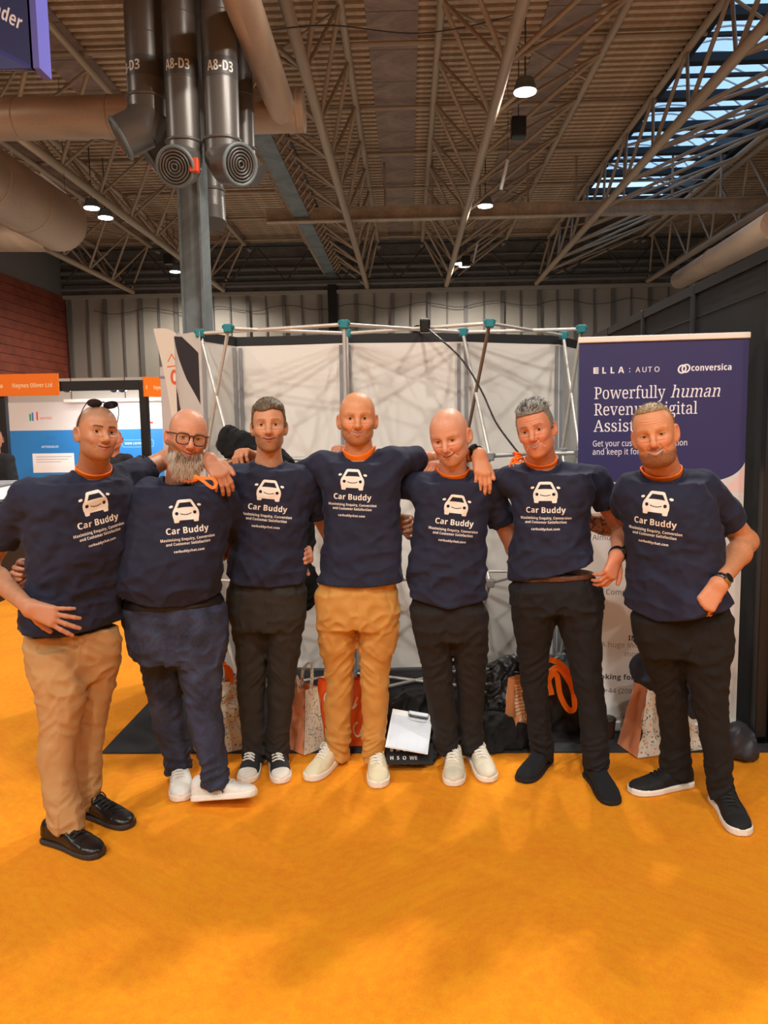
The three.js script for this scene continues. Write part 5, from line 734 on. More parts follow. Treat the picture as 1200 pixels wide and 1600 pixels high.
// ---------------------------------------------------------------- booth at the left
{
  const z = -10.6, x0 = at(8, 700, z).x, x1 = at(282, 700, z).x, yW = at(100, 628, z).y, yB = at(100, 672, z).y, w = x1 - x0, pm = 1200 / w / 1.0;
  const tex = canvasTex(1400, 1024, (g) => {
    const S = 1400 / w, Y = (y) => (yW - y) * S; g.fillStyle = '#d8d8da'; g.fillRect(0, 0, 1400, 1024); g.fillStyle = '#2382d2'; g.fillRect(0, Y(yB), 1400, 1024);
    const px = (p) => (at(p, 700, z).x - x0) * S, py = (q) => Y(at(100, q, z).y);
    g.fillStyle = '#3aa07c'; g.fillRect(px(50), py(646), px(53) - px(50), py(657) - py(646)); g.fillStyle = '#3a78c8'; g.fillRect(px(54), py(644), px(56.5) - px(54), py(657) - py(644)); g.fillStyle = '#e04848'; g.fillRect(px(61), py(643), px(63.5) - px(61), py(656) - py(643)); g.font = 'bold 26px sans-serif'; g.fillStyle = '#e08078'; g.fillText('HAYNES', px(66), py(655)); g.fillStyle = '#9098a8'; g.font = 'bold 20px sans-serif'; g.fillText('ALL CARMAKERS', px(186), py(656)); g.fillStyle = '#e04040'; g.fillRect(px(229), py(661), px(242) - px(229), py(664) - py(661));
    g.fillStyle = '#cfe6fa'; g.font = 'bold 24px sans-serif'; g.fillText('AFTERSALES', px(66), py(699.5)); g.strokeStyle = '#1a70c0'; g.lineWidth = 3; for (let i = 0; i < 3; i++) { g.beginPath(); g.arc(px(76 + i * 5), py(684), 10, 0, 7); g.stroke(); }
    g.fillText('VIEW LISTINGS', px(196), py(696)); g.strokeStyle = '#9fd0f6'; g.beginPath(); g.roundRect(px(192), py(689), px(241) - px(192), py(700) - py(689), 16); g.stroke(); g.fillStyle = '#f2f4f8'; g.fillRect(px(51), py(708), px(116) - px(51), py(738) - py(708)); g.fillStyle = '#8c96b4'; for (let i = 0; i < 3; i++) g.fillRect(px(57), py(713 + i * 4), (px(112) - px(57)) * [1, 0.9, 0.7][i], 4);
  });
  const t = thing('booth_wall', 'white and blue printed booth wall behind the left-hand man', 'booth wall', [(x0 + x1) / 2, 0, z]);
  const g = new THREE.BoxGeometry(w, 1024 / 1400 * w, 0.04); const hB = 1024 / 1400 * w; g.translate((x0 + x1) / 2, yW - hB / 2, z); const keep = yW - hB; part(t, 'printed_board', g, mat([255, 255, 255], 0.55, { map: tex }));
  part(t, 'plinth', box(x0, x1, 0, Math.max(0.12, keep), z - 0.02, z + 0.05), mat([150, 154, 160], 0.6)); part(t, 'upper_panel', box(x0, x1, yW, yW + 0.32, z - 0.03, z + 0.01), mat([186, 182, 176], 0.6));
  for (const px of [12, 112, 196]) { const x = at(px, 612, z).x; part(t, 'panel_joint', box(x - 0.008, x + 0.008, yW, yW + 0.32, z + 0.01, z + 0.02), M.rib); }
  // front frame with fascia
  const zf = -8.8, f = thing('exhibition_booth', 'black booth frame with orange name boards at the left', 'booth', [at(226, 700, zf).x, 0, zf]); const P2 = (px, py) => at(px, py, zf), top = P2(160, 606).y, xr = P2(226, 640).x, xl = P2(4, 640).x;
  part(f, 'post', rbox(xr - 0.045, xr + 0.045, 0, top + 0.07, zf - 0.045, zf + 0.045, 0.01), M.blackFrame); part(f, 'post', rbox(xl - 0.06, xl + 0.05, 0, top + 0.07, zf - 0.045, zf + 0.045, 0.01), M.blackFrame);
  part(f, 'beam', box(xl, xr, top - 0.03, top + 0.08, zf - 0.03, zf + 0.03), M.blackFrame); part(f, 'beam', box(xr - 0.03, xr + 0.03, top - 0.03, top + 0.08, zf - 1.75, zf), M.blackFrame); part(f, 'ceiling_edge', box(xl, xr, top - 0.09, top - 0.05, zf - 1.7, zf - 1.6), M.white);
  const signT = (s, n) => canvasTex(512, 160, (g2) => { g2.fillStyle = '#f97f12'; g2.fillRect(0, 0, 512, 160); g2.fillStyle = '#ffe0b8'; g2.font = 'bold 44px sans-serif'; g2.fillText(n, 30, 100); g2.fillText(s, n.length > 1 ? 170 : 150, 100, 300); });
  { const a = P2(-12, 586), b = P2(97, 618), gg = new THREE.BoxGeometry(b.x - a.x, a.y - b.y, 0.03); gg.translate((a.x + b.x) / 2, (a.y + b.y) / 2, zf + 0.07); part(f, 'name_board', gg, mat([255, 255, 255], 0.5, { map: signT('Haynes Oliver Ltd', '80a') }), 'orange name board'); }
  { const a = P2(235, 590), b = P2(265, 620), gg = new THREE.BoxGeometry(0.4, a.y - b.y, 0.02); gg.rotateY(0.85); gg.translate((a.x + b.x) / 2, (a.y + b.y) / 2, zf + 0.02); part(f, 'name_board', gg, mat([255, 255, 255], 0.5, { map: signT('Haynes', '8') }), 'small orange name board'); part(f, 'beam', box(xr, P2(272, 610).x, P2(250, 607).y - 0.04, P2(250, 607).y + 0.03, zf - 0.03, zf + 0.01), M.blackFrame); }
  for (const px of [105, 178, 191]) { const p = at(px, 606, -9.6), s = thing('booth_spot', 'small booth spotlight under the black beam, ' + { 105: 'left of the sunglasses', 178: 'middle one', 191: 'right of the sunglasses' }[px], 'lamp', p); part(s, 'body', bar(p.clone().add(V(0, 0.02, 0.1)), p, 0.05, 12, 0.06), M.blackFrame); part(s, 'lens', capDisc(p.clone().add(V(0, -0.03, -0.02)), V(0, -1, -0.4), 0.045, 0.01), lensMat); part(s, 'bracket', bar(p.clone().add(V(0, 0, 0.08)), V(p.x, top, p.z + 0.08), 0.01, 6), M.blackFrame);
    const l = new THREE.SpotLight(new THREE.Color(1, 0.97, 0.93), 2.5, 0, 60 * D2R, 0.6, 2); l.castShadow = true; l.shadow.radius = 3; l.position.set(0, -0.06, -0.03); l.target.position.set(0, -0.9, -0.9); s.add(l, l.target); l.name = 'spot_light'; }
  // counter and dark platform
  const c = thing('counter', 'grey counter with black edge at the left edge of the picture', 'counter', [at(0, 800, -7.4).x, 0, -7.4]), ca = at(-60, 748, -7.4), cb2 = at(19, 762, -7.4); part(c, 'top', rbox(ca.x, cb2.x, cb2.y, cb2.y + 0.05, -7.8, -7.0, 0.01), mat([170, 172, 176], 0.5)); part(c, 'front', box(ca.x + 0.05, cb2.x - 0.06, 0.0, cb2.y, -7.7, -7.15), M.blackFrame);
  const sc = thing('tablet', 'tilted dark tablet screen on the left counter', 'tablet', at(6, 775, -6.9)); const p0 = at(5, 772, -6.95); const sg = new RoundedBoxGeometry(0.34, 0.24, 0.015, 2, 0.006); sg.rotateX(-0.9); sg.rotateZ(0.2); sg.translate(p0.x, p0.y, p0.z); part(sc, 'frame', sg, M.blackFrame); const sg2 = new THREE.BoxGeometry(0.28, 0.18, 0.018); sg2.rotateX(-0.9); sg2.rotateZ(0.2); sg2.translate(p0.x, p0.y + 0.002, p0.z + 0.002); part(sc, 'screen', sg2, mat([96, 108, 124], 0.3)); part(sc, 'arm', bar(p0.clone(), V(p0.x, cb2.y, p0.z - 0.2), 0.012), M.blackFrame);
  const q = onFloor(-30, 900), q2 = onFloor(26, 948), pf = thing('dark_platform', 'low dark platform with pale edge at the left', 'platform', [q2.x - 0.6, 0, (q.z + q2.z) / 2]); part(pf, 'deck', box(q2.x - 1.3, onFloor(52, 915).x, 0.002, 0.06, -7.1, q2.z), M.blackPanel); part(pf, 'pale_edge', box(q2.x - 1.3, onFloor(52, 915).x, 0.0, 0.066, q2.z, q2.z + 0.03), mat([206, 150, 120], 0.5));
  const aisle = onFloor(40, 868).z;
}
{ // feather flag and white boxes behind the left end of the stand
  const z = -7.2, a = at(240, 514, z), tex = canvasTex(256, 512, (g) => { g.fillStyle = '#e6ddd0'; g.fillRect(0, 0, 256, 512); g.strokeStyle = '#e8703a'; g.lineWidth = 10; g.beginPath(); g.moveTo(130, 260); g.lineTo(170, 200); g.lineTo(215, 260); g.moveTo(120, 300); g.lineTo(220, 290); g.stroke(); g.fillStyle = '#e8603a'; g.beginPath(); g.ellipse(190, 380, 40, 60, 0, 0, 7); g.fill(); g.fillStyle = '#f2e8dc'; g.beginPath(); g.ellipse(190, 380, 16, 34, 0, 0, 7); g.fill(); });
  const s = new THREE.Shape(); s.moveTo(0, 0); s.quadraticCurveTo(0.16, 0.02, 0.22, -0.06); s.lineTo(0.24, -1.6); s.lineTo(0.19, -1.6); s.bezierCurveTo(0.14, -0.55, 0.06, -0.3, 0, 0); const g = new THREE.ExtrudeGeometry(s, { depth: 0.008, bevelEnabled: false, curveSegments: 20 }); { const p = g.attributes.position, uv = g.attributes.uv; for (let i = 0; i < p.count; i++) uv.setXY(i, p.getX(i) / 0.24, 1 + p.getY(i) / 0.6); } g.translate(a.x, a.y, z);
  const t = thing('feather_flag', 'pale feather flag with orange print behind the left end of the stand', 'flag', [a.x + 0.22, 0, z]); part(t, 'sail', g, mat([255, 255, 255], 0.7, { map: tex })); part(t, 'pole', bar(V(a.x + 0.235, 0, z), V(a.x + 0.235, a.y - 0.04, z), 0.012), MP.alu);
  const b0 = at(252, 574, -8), b1 = at(275, 600, -8), sh = thing('white_shelf_unit', 'white shelf unit edge beside the feather flag', 'shelf', [b1.x, 0, -8.1]); part(sh, 'carcass', box(b0.x, b1.x + 0.3, 0, b0.y, -8.2, -7.95), mat([206, 204, 206], 0.6)); part(sh, 'shelf_edge', box(b0.x - 0.01, b1.x + 0.3, at(260, 588, -8).y - 0.02, at(260, 588, -8).y, -8.0, -7.94), mat([150, 150, 160], 0.6));
}
{ // pale blue flag tip above the banner
  const a = at(976, 512, -6.4), t = thing('flag_tip', 'pale blue and dark flag tip poking above the roll-up banner', 'flag', [a.x, 0, -6.4]); part(t, 'pale_cloth', rbox(a.x, a.x + 0.075, 1.2, a.y, -6.41, -6.39, 0.008), mat([176, 214, 226], 0.6)); part(t, 'dark_band', rbox(a.x + 0.03, a.x + 0.05, 1.2, a.y - 0.015, -6.392, -6.382, 0.003), mat([30, 40, 60], 0.6)); part(t, 'pole', bar(V(a.x + 0.035, 0, -6.4), V(a.x + 0.035, 1.3, -6.4), 0.012), MP.alu);
}
// ---------------------------------------------------------------- bags and coats on the floor
const floral = canvasTex(512, 512, (g) => { g.fillStyle = '#ece6d6'; g.fillRect(0, 0, 512, 512); const r = rng(5), cs = ['#5c86a8', '#d98b3a', '#8fa06a', '#c9684a', '#e0b860', '#45607c', '#b7c4cf']; for (let i = 0; i < 420; i++) { g.save(); g.translate(r() * 512, r() * 512); g.rotate(r() * 7); g.fillStyle = cs[(r() * cs.length) | 0]; g.beginPath(); g.ellipse(0, 0, 4 + r() * 7, 2 + r() * 3.5, 0, 0, 7); g.fill(); g.restore(); } });
floral.wrapS = floral.wrapT = THREE.RepeatWrapping; floral.repeat.set(2.6, 2.6);
const floralM = mat([255, 255, 255], 0.65, { map: floral }), peach = mat([238, 160, 116], 0.6), redOrange = mat([238, 92, 26], 0.4), blackCloth = MS.cloth([22, 22, 24]), nylon = mat([26, 27, 30], 0.45), navyCloth = MS.cloth([52, 62, 84]), darkNylon = mat([44, 46, 54], 0.5);
// gusseted carrier bag: corners given bottom and top; front, two side gussets folded in
function bag(name, label, c, w, d, h, turn, { front, side, topW = 0.85, handle, handleMat, lean = 0, fold = 0.03, group, topFold } = {}) {
  const t = thing(name, label, 'bag', c, group); const m = new THREE.Matrix4().makeRotationY(turn).setPosition(c.x, c.y, c.z);
  const P3 = (x, y, z) => V(x, y, z).applyMatrix4(m); const tw = w * topW, td = d * 0.55, r = rng(Math.round(c.x * 100) + 900);
  const sheet = (fn, nu, nv) => { const pos = [], uv = [], idx = []; for (let j = 0; j <= nv; j++) for (let i = 0; i <= nu; i++) { const p = fn(i / nu, j / nv), q = P3(...p); pos.push(q.x, q.y, q.z); uv.push(i / nu * w, j / nv * h); if (i && j) { const a = j * (nu + 1) + i; idx.push(a - nu - 2, a - nu - 1, a, a - nu - 2, a, a - 1); } } const g = new THREE.BufferGeometry(); g.setAttribute('position', new THREE.Float32BufferAttribute(pos, 3)); g.setAttribute('uv', new THREE.Float32BufferAttribute(uv, 2)); g.setIndex(idx); g.computeVertexNormals(); return g; };
  const wob = (u, v, k) => 0.012 * noise3(u * 3 + k * 7 + c.x * 5, v * 4, k) + 0.008 * noise3(u * 8 + k, v * 9, c.x);
  const W = (v) => mix(w, tw, v) / 2, Dp = (v) => mix(d, td, v) / 2;
  part(t, 'front_sheet', sheet((u, v) => [(u * 2 - 1) * W(v), v * h, Dp(v) + wob(u, v, 1) * sstep(0, 0.15, v) - lean * v], 12, 12), front); part(t, 'back_sheet', sheet((u, v) => [(1 - u * 2) * W(v), v * h, -Dp(v) + wob(u, v, 2) * sstep(0, 0.15, v) - lean * v], 12, 12), front);
  for (const s of [-1, 1]) part(t, 'gusset', sheet((u, v) => [s * (W(v) - fold * Math.sin(u * Math.PI) * v), v * h * (1 - 0.04 * Math.sin(u * Math.PI)), s * (1 - u * 2) * Dp(v) * -1 * s * s - lean * v], 8, 10), side ?? front);
  part(t, 'bottom', sheet((u, v) => [(u * 2 - 1) * w / 2, 0.003, (v * 2 - 1) * d / 2], 1, 1), side ?? front);
  if (handle) for (const s of [1, -1]) { const y = h, z0 = s * td / 2 - lean; const pts = [P3(-tw * 0.22, y - 0.03, z0), P3(-tw * 0.2, y + handle * 0.6, z0 + s * 0.01), P3(0, y + handle, z0 + s * 0.03), P3(tw * 0.2, y + handle * 0.6, z0 + s * 0.01), P3(tw * 0.22, y - 0.03, z0)]; part(t, 'handle', ribbon(pts, 0.022, 0.003, () => V(Math.cos(turn), 0.1, -Math.sin(turn)), false, 30), handleMat); }
  return t;
}
function heap(name, label, category, blobs, m, { h = 0.008, amp = 0.02, seed = 3, freq = 7 } = {}) { // crumpled cloth: blobs [px, py, z, rx, ry, rz]
  const es = blobs.map(([px, py, z, rx, ry, rz]) => { const c = at(px, py, z); return { c, f: ell(c.x, c.y, c.z, rx, ry, rz), r: Math.max(rx, ry, rz) }; }), pts = es.flatMap((e) => [e.c.clone().addScalar(e.r), e.c.clone().addScalar(-e.r)]), [lo, hi] = bounds(pts, 0.04); lo[1] = Math.max(lo[1], -0.03);
  const f = (x, y, z) => { let d = 1e9; for (const e of es) d = smin(d, e.f(x, y, z), 0.05); if (Math.abs(d) < 0.08) d += amp * 0.5 - amp * ridge(x * freq + seed, y * freq * 0.9 - x * 3, z * freq) - amp * 0.5 * ridge(x * freq * 1.9 - y * 6, y * freq * 1.7 + seed, z * freq * 2); return smax(d, 0.008 - y, 0.01); };
  const g = netMesh(f, lo, hi, h, { slack: 1.9 }), base = es[0].c.clone(); base.y = 0; return single(name, label, category, g, m, base);
}
bag('carrier_bag', 'peach and floral carrier bag behind the bearded man\'s legs', onFloor(338, 1186).add(V(0, 0.007, -0.12)), 0.26, 0.14, 0.35, 0.5, { front: floralM, side: peach, handle: 0.1, handleMat: MS.lanyard });
bag('carrier_bag', 'peach and floral carrier bag left of the tan chinos', onFloor(468, 1180).add(V(0, 0.007, -0.1)), 0.2, 0.14, 0.32, -0.75, { front: peach, side: floralM, handle: 0.1, handleMat: floralM });
bag('carrier_bag', 'shiny red-orange carrier bag behind the tan chinos', onFloor(532, 1176).add(V(0, 0.007, -0.12)), 0.24, 0.12, 0.33, 0.05, { front: mat([255, 255, 255], 0.35, { map: canvasTex(256, 256, (g) => { g.fillStyle = '#ee5a1a'; g.fillRect(0, 0, 256, 256); g.strokeStyle = '#f0e4dc'; g.lineWidth = 7; for (const [x, y] of [[60, 70], [180, 80], [120, 160], [210, 190]]) { g.beginPath(); g.arc(x, y, 26, 0.4, 4.6); g.stroke(); g.beginPath(); g.moveTo(x, y + 30); g.lineTo(x + 30, y - 18); g.stroke(); } }) }), side: redOrange, topW: 0.98 });
(function () { const m = scene.children[scene.children.length - 1]; m.children.forEach((c) => { if (c.material.map) { c.material.map.repeat.set(4, 3); c.material.map.wrapS = c.material.map.wrapT = THREE.RepeatWrapping; } }); })();
bag('carrier_bag', 'large floral carrier bag with peach side behind the far right man', onFloor(1044, 1186).add(V(0, 0.007, -0.13)), 0.36, 0.18, 0.36, 0.28, { front: floralM, side: peach, topW: 0.45, lean: 0.03 });
bag('carrier_bag', 'striped orange and white tote standing beside the black coats', onFloor(822, 1166).add(V(0, 0.007, -0.05)), 0.2, 0.1, 0.34, 0.55, { front: mat([255, 255, 255], 0.6, { map: canvasTex(256, 512, (g) => { g.fillStyle = '#e8a468'; g.fillRect(0, 0, 256, 512); g.fillStyle = '#f6ece0'; for (let i = 0; i < 9; i++) g.fillRect(0, 250 - i * 26, 256, 11); g.font = 'bold 60px sans-serif'; g.fillText('AUTO', 30, 320); }) }), side: mat([222, 150, 96], 0.6) });
(function () { const m = scene.children[scene.children.length - 1]; m.children.forEach((c) => { if (c.material.map) { c.material.map.repeat.set(5, 2.9); } }); })();
bag('gift_bag', 'black paper bag with wide orange ribbon handles between the loafers', onFloor(884, 1150).add(V(0, 0.007, -0.1)), 0.22, 0.12, 0.3, -0.1, { front: mat([22, 22, 24], 0.5), side: mat([20, 20, 22], 0.5), topW: 1 });
{ const t = scene.children[scene.children.length - 1], z = -3.66; for (const pts of [[[858, 1062], [862, 1048], [872, 1044], [890, 1066], [896, 1082]], [[862, 1086], [858, 1060], [868, 1052], [876, 1088], [890, 1110], [897, 1108], [896, 1080]], [[858, 1030], [874, 1036], [896, 1060]]]) part(t, 'handle', ribbon(pts.map(([x, y], i) => at(x, y, z - 0.01 * i)), 0.028, 0.003, (p, tg) => tg.clone().cross(V(0.3, 0.2, 1)), false, 30), MS.lanyard, 'orange ribbon'); }
const clothBag = heap('cloth_bag', 'crumpled black cloth bag with white print under the clipboard', 'bag', [[648, 1150, -3.72, 0.13, 0.15, 0.1], [642, 1188, -3.6, 0.13, 0.09, 0.1], [676, 1160, -3.72, 0.08, 0.11, 0.08], [622, 1175, -3.66, 0.06, 0.1, 0.08], [645, 1110, -3.78, 0.13, 0.1, 0.08]], blackCloth, { amp: 0.025, seed: 3 });
{ const tex = canvasTex(256, 128, (g) => { g.fillStyle = '#151517'; g.fillRect(0, 0, 256, 128); g.fillStyle = '#eceae6'; g.font = 'bold 30px sans-serif'; g.fillText('B  A  U  G', 20, 50); g.fillText('H  S  O  WE', 20, 100); });
  const g = new THREE.BoxGeometry(0.22, 0.1, 0.006); const p = at(640, 1178, -3.47); g.rotateX(-0.75); g.translate(p.x, p.y, p.z); part(clothBag, 'printed_patch', g, mat([255, 255, 255], 0.8, { map: tex }), 'white lettering on the bag');
  const t0 = at(640, 1142, -3.54), t = thing('clipboard', 'white clipboard with grid paper lying on the black cloth bag', 'clipboard', t0); const m = new THREE.Matrix4().makeRotationFromEuler(new THREE.Euler(-1.22, 0.12, -0.12)).setPosition(t0.x, t0.y, t0.z);
  const bd = new RoundedBoxGeometry(0.2, 0.27, 0.004, 2, 0.002); bd.applyMatrix4(m); part(t, 'board', bd, mat([238, 238, 236], 0.5)); const pp = new THREE.BoxGeometry(0.188, 0.225, 0.002); pp.translate(0, -0.02, 0.004); pp.applyMatrix4(m); part(t, 'paper', pp, mat([255, 255, 255], 0.8, { map: canvasTex(256, 300, (c) => { c.fillStyle = '#dfe6f0'; c.fillRect(0, 0, 256, 300); c.strokeStyle = '#c4cede'; for (let i = 0; i < 300; i += 13) { c.beginPath(); c.moveTo(8, i); c.lineTo(248, i); c.stroke(); } for (const x of [60, 130, 190]) { c.beginPath(); c.moveTo(x, 0); c.lineTo(x, 300); c.stroke(); } }) }));
  const cl = new RoundedBoxGeometry(0.1, 0.03, 0.012, 2, 0.004); cl.translate(0.03, 0.115, 0.008); cl.applyMatrix4(m); part(t, 'clip', cl, MP.magnet); const wr2 = tube([V(-0.01, 0.1, 0.016), V(-0.012, 0.088, 0.016), V(0.072, 0.088, 0.016), V(0.07, 0.1, 0.016)], 0.003, 20, 6); wr2.applyMatrix4(m); part(t, 'clip_wire', wr2, MS.blackGloss); }
heap('puffer_jacket', 'black quilted puffer jacket at the top of the coat pile', 'jacket', [[800, 1060, -3.98, 0.12, 0.12, 0.08], [775, 1085, -3.95, 0.14, 0.1, 0.09], [765, 1110, -3.92, 0.12, 0.13, 0.09], [800, 1120, -3.95, 0.1, 0.2, 0.09]], nylon, { amp: 0.02, seed: 9, freq: 10 });
heap('black_coat', 'dark coat heaped on the floor below the puffer jacket', 'coat', [[770, 1150, -3.78, 0.14, 0.12, 0.09], [800, 1160, -3.75, 0.12, 0.12, 0.08], [765, 1180, -3.7, 0.1, 0.06, 0.08]], blackCloth, { amp: 0.02, seed: 14 });
heap('blue_cap', 'grey-blue folded cap resting on the large floral bag', 'cap', [[1005, 1042, -3.5, 0.055, 0.07, 0.05], [1018, 1058, -3.5, 0.055, 0.055, 0.05]], navyCloth, { amp: 0.012, seed: 5, h: 0.006 });
heap('navy_scarf', 'navy cloth hanging into the large floral bag between the black trousers', 'scarf', [[1080, 1060, -3.52, 0.03, 0.1, 0.03], [1084, 1092, -3.5, 0.035, 0.09, 0.03]], navyCloth, { amp: 0.01, seed: 8, h: 0.006 });
heap('grey_sack', 'dark grey nylon sack on the floor at far right', 'bag', [[1150, 1158, -3.6, 0.08, 0.09, 0.07], [1166, 1172, -3.58, 0.05, 0.05, 0.05]], darkNylon, { amp: 0.014, seed: 6, h: 0.007 });
{ const c = onFloor(954, 1160); c.z -= 0.05; const t = thing('paper_cup', 'dark brown takeaway cup in front of the roll-up banner', 'cup', [c.x, 0.006, c.z]); const g = new THREE.LatheGeometry([[0, 0], [0.028, 0], [0.03, 0.004], [0.038, 0.1], [0.036, 0.1], [0.034, 0.095]].map(([a, b]) => new THREE.Vector2(a, b)), 28); g.translate(c.x, 0.006, c.z); part(t, 'cup_body', g, mat([58, 36, 26], 0.5)); const l = new THREE.LatheGeometry([[0, 0.108], [0.034, 0.108], [0.037, 0.104], [0.041, 0.1], [0.041, 0.095]].map(([a, b]) => new THREE.Vector2(a, b)), 28); l.translate(c.x, 0.006, c.z); part(t, 'lid', l, mat([30, 24, 22], 0.4)); }
heap('black_jacket', 'black jacket hanging on the stand frame behind the brown-haired man', 'jacket', [[358, 690, -4.44, 0.07, 0.09, 0.05], [385, 700, -4.44, 0.09, 0.09, 0.05], [420, 740, -4.42, 0.16, 0.16, 0.06], [450, 830, -4.4, 0.16, 0.26, 0.06], [478, 915, -4.36, 0.07, 0.14, 0.06]], mat([14, 14, 15], 0.9), { amp: 0.014, seed: 12 });
// ---------------------------------------------------------------- hair, beard, glasses
{ // 3: short brown hair
  const Q = P[2], hl = (x, y, z) => { const side = Math.abs(x) > 0.052; return z > 0.055 ? y > 0.079 - 0.12 * Math.max(0, z - 0.075) : z > 0.01 ? y > 0.079 - 0.9 * sstep(0.052, 0.068, Math.abs(x)) * sstep(0.06, 0.02, z) * 0.1 : y > -0.02 - 0.06 * sstep(0, -0.06, z) || Math.abs(x) < 0.06; };
  const C = [lin(92, 78, 60), lin(128, 110, 84), lin(70, 58, 46), lin(150, 130, 100)];
  const cap = (x, y, z) => { const d = Q.hf.f(x, y, z, true); const hair = d - 0.004 - 0.008 * sstep(0.05, 0.09, y) - 0.002 * noise3(x * 55, y * 30, z * 30) - 0.0025 * ridge(x * 120, y * 30, z * 30); const front = 0.066 + 0.1 * sstep(0.02, 0.09, z) * 0.0; const line = z > 0.045 ? 0.064 + 0.006 * Math.sin(x * 60) - y : z > 0.0 ? mix(-0.008, 0.064, sstep(0.02, 0.048, z)) - y + 0 * x : mix(-0.07, -0.008, sstep(-0.07, 0.0, z)) - y; return smax(hair, line, 0.008); };
  const g = netMesh(cap, [-0.11, -0.09, -0.135], [0.11, 0.14, 0.115], 0.003, { slack: 2.2, color: (x, y, z) => { const n = ridge(x * 150, y * 40, z * 40); return mix3(C[2], n > 0.55 ? C[1] : C[0], 0.35 + 0.65 * n); } }); g.applyMatrix4(Q.hm); const hr = part(Q.t, 'hair', g, MS.hairMat, 'short brown hair');
  const roots = headRoots(Q, 2600, (x, y, z) => cap(x * 1.02, y * 1.02, z * 1.02) < 0.002 && y > -0.03, 31), rr = rng(4); part(hr, 'strands', strands(Q, roots, { len: (p) => (p.y > 0.07 ? 0.02 + 0.008 * rr() : 0.006 + 0.004 * rr()), r: 0.0012, seg: 3, dirFn: (p, k, i, d) => (d ? d.clone().add(V(0, -0.12, 0.25)) : p.clone().normalize().multiplyScalar(0.6).add(V(0.15, p.y > 0.07 ? 0.25 : -0.5, 0.7 * sstep(0.0, 0.08, p.y)))).clone().normalize(), color: () => C[(rr() * 4) | 0] }), MS.hairMat);
}
{ // 6: grey hair swept up and back
  const Q = P[5], C = [lin(70, 66, 60), lin(120, 116, 108), lin(168, 164, 154), lin(44, 40, 38), lin(200, 196, 186)], rr = rng(8);
  const line = (x, z, y) => (z > 0.04 ? 0.068 - 0.25 * 0 + 0.1 * Math.max(0, Math.abs(x) - 0.035) - y : z > 0 ? mix(-0.012, 0.068, sstep(0.018, 0.045, z)) - y : mix(-0.07, -0.012, sstep(-0.07, 0, z)) - y);
  const cap = (x, y, z) => smax(Q.hf.f(x, y, z, true) - 0.004 - 0.008 * sstep(0.06, 0.1, y) - 0.003 * ridge(x * 90, y * 30, z * 25), line(x, z, y), 0.008);
  const g = netMesh(cap, [-0.11, -0.09, -0.135], [0.11, 0.15, 0.12], 0.003, { slack: 2.2, color: (x, y, z) => { const n = 0.5 + 0.5 * noise3(x * 160, y * 160, z * 160); return mix3(C[0], C[2], n * 0.8); } }); g.applyMatrix4(Q.hm); const hr = part(Q.t, 'hair', g, MS.hairMat, 'swept grey hair');
  const sweep = (b) => (p, k, i, d) => { const cl = noise3(p.x * 45, 3, p.z * 25); return (d ? d.clone().add(V(0.1 + 0.18 * cl, -0.1, b)) : V(p.x * 5 + 0.5 * cl - 0.15, 0.9, 0.55 * sstep(0.0, 0.08, p.z))).normalize(); };
  part(hr, 'locks', strands(Q, headRoots(Q, 240, (x, y, z) => line(x, z, y) < -0.004 && y > 0.072 && z > -0.05 && Math.abs(x) < 0.058, 41), { len: (p) => 0.026 + 0.018 * rr(), r: 0.0044, seg: 7, dirFn: sweep(-0.24), color: () => C[(rr() * 5) | 0] }), MS.hairMat);
  part(hr, 'strands', strands(Q, headRoots(Q, 1500, (x, y, z) => line(x, z, y) < 0 && y > 0.0, 43), { len: (p) => (p.y > 0.07 ? 0.028 + 0.016 * rr() : 0.005 + 0.004 * rr()), r: 0.0013, seg: 6, dirFn: sweep(-0.26), color: () => C[(rr() * 5) | 0] }), MS.hairMat);
}
{ // 7: cropped fair hair, longer on top
  const Q = P[6], C = [lin(150, 122, 84), lin(180, 150, 106), lin(118, 96, 70)], rr = rng(18);
  const line = (x, z, y) => (z > 0.03 ? 0.086 - 0.5 * Math.max(0, 0.03 - Math.abs(x)) * 0 - y : mix(0.02, 0.086, sstep(-0.03, 0.03, z)) - y);
  const cap = (x, y, z) => smax(Q.hf.f(x, y, z, true) - 0.003 - 0.002 * ridge(x * 100, y * 40, z * 30), line(x, z, y), 0.006), g = netMesh(cap, [-0.1, -0.02, -0.135], [0.1, 0.14, 0.11], 0.003, { slack: 2.2, color: (x, y, z) => mix3(C[2], C[1], ridge(x * 120, y * 50, z * 40)) }); g.applyMatrix4(Q.hm); const hr = part(Q.t, 'hair', g, MS.hairMat, 'cropped fair hair');
  const roots = headRoots(Q, 1600, (x, y, z, r) => line(x, z, y) < (Math.abs(x) > 0.05 ? -0.01 : 0), 51); part(hr, 'strands', strands(Q, roots, { len: () => 0.006 + 0.005 * rr(), r: 0.001, seg: 3, dirFn: (p, k, i, d) => (d ?? p.clone().normalize().add(V(-0.3, 0.2, 0.4))).clone().normalize(), color: () => C[(rr() * 3) | 0] }), MS.hairMat);
}
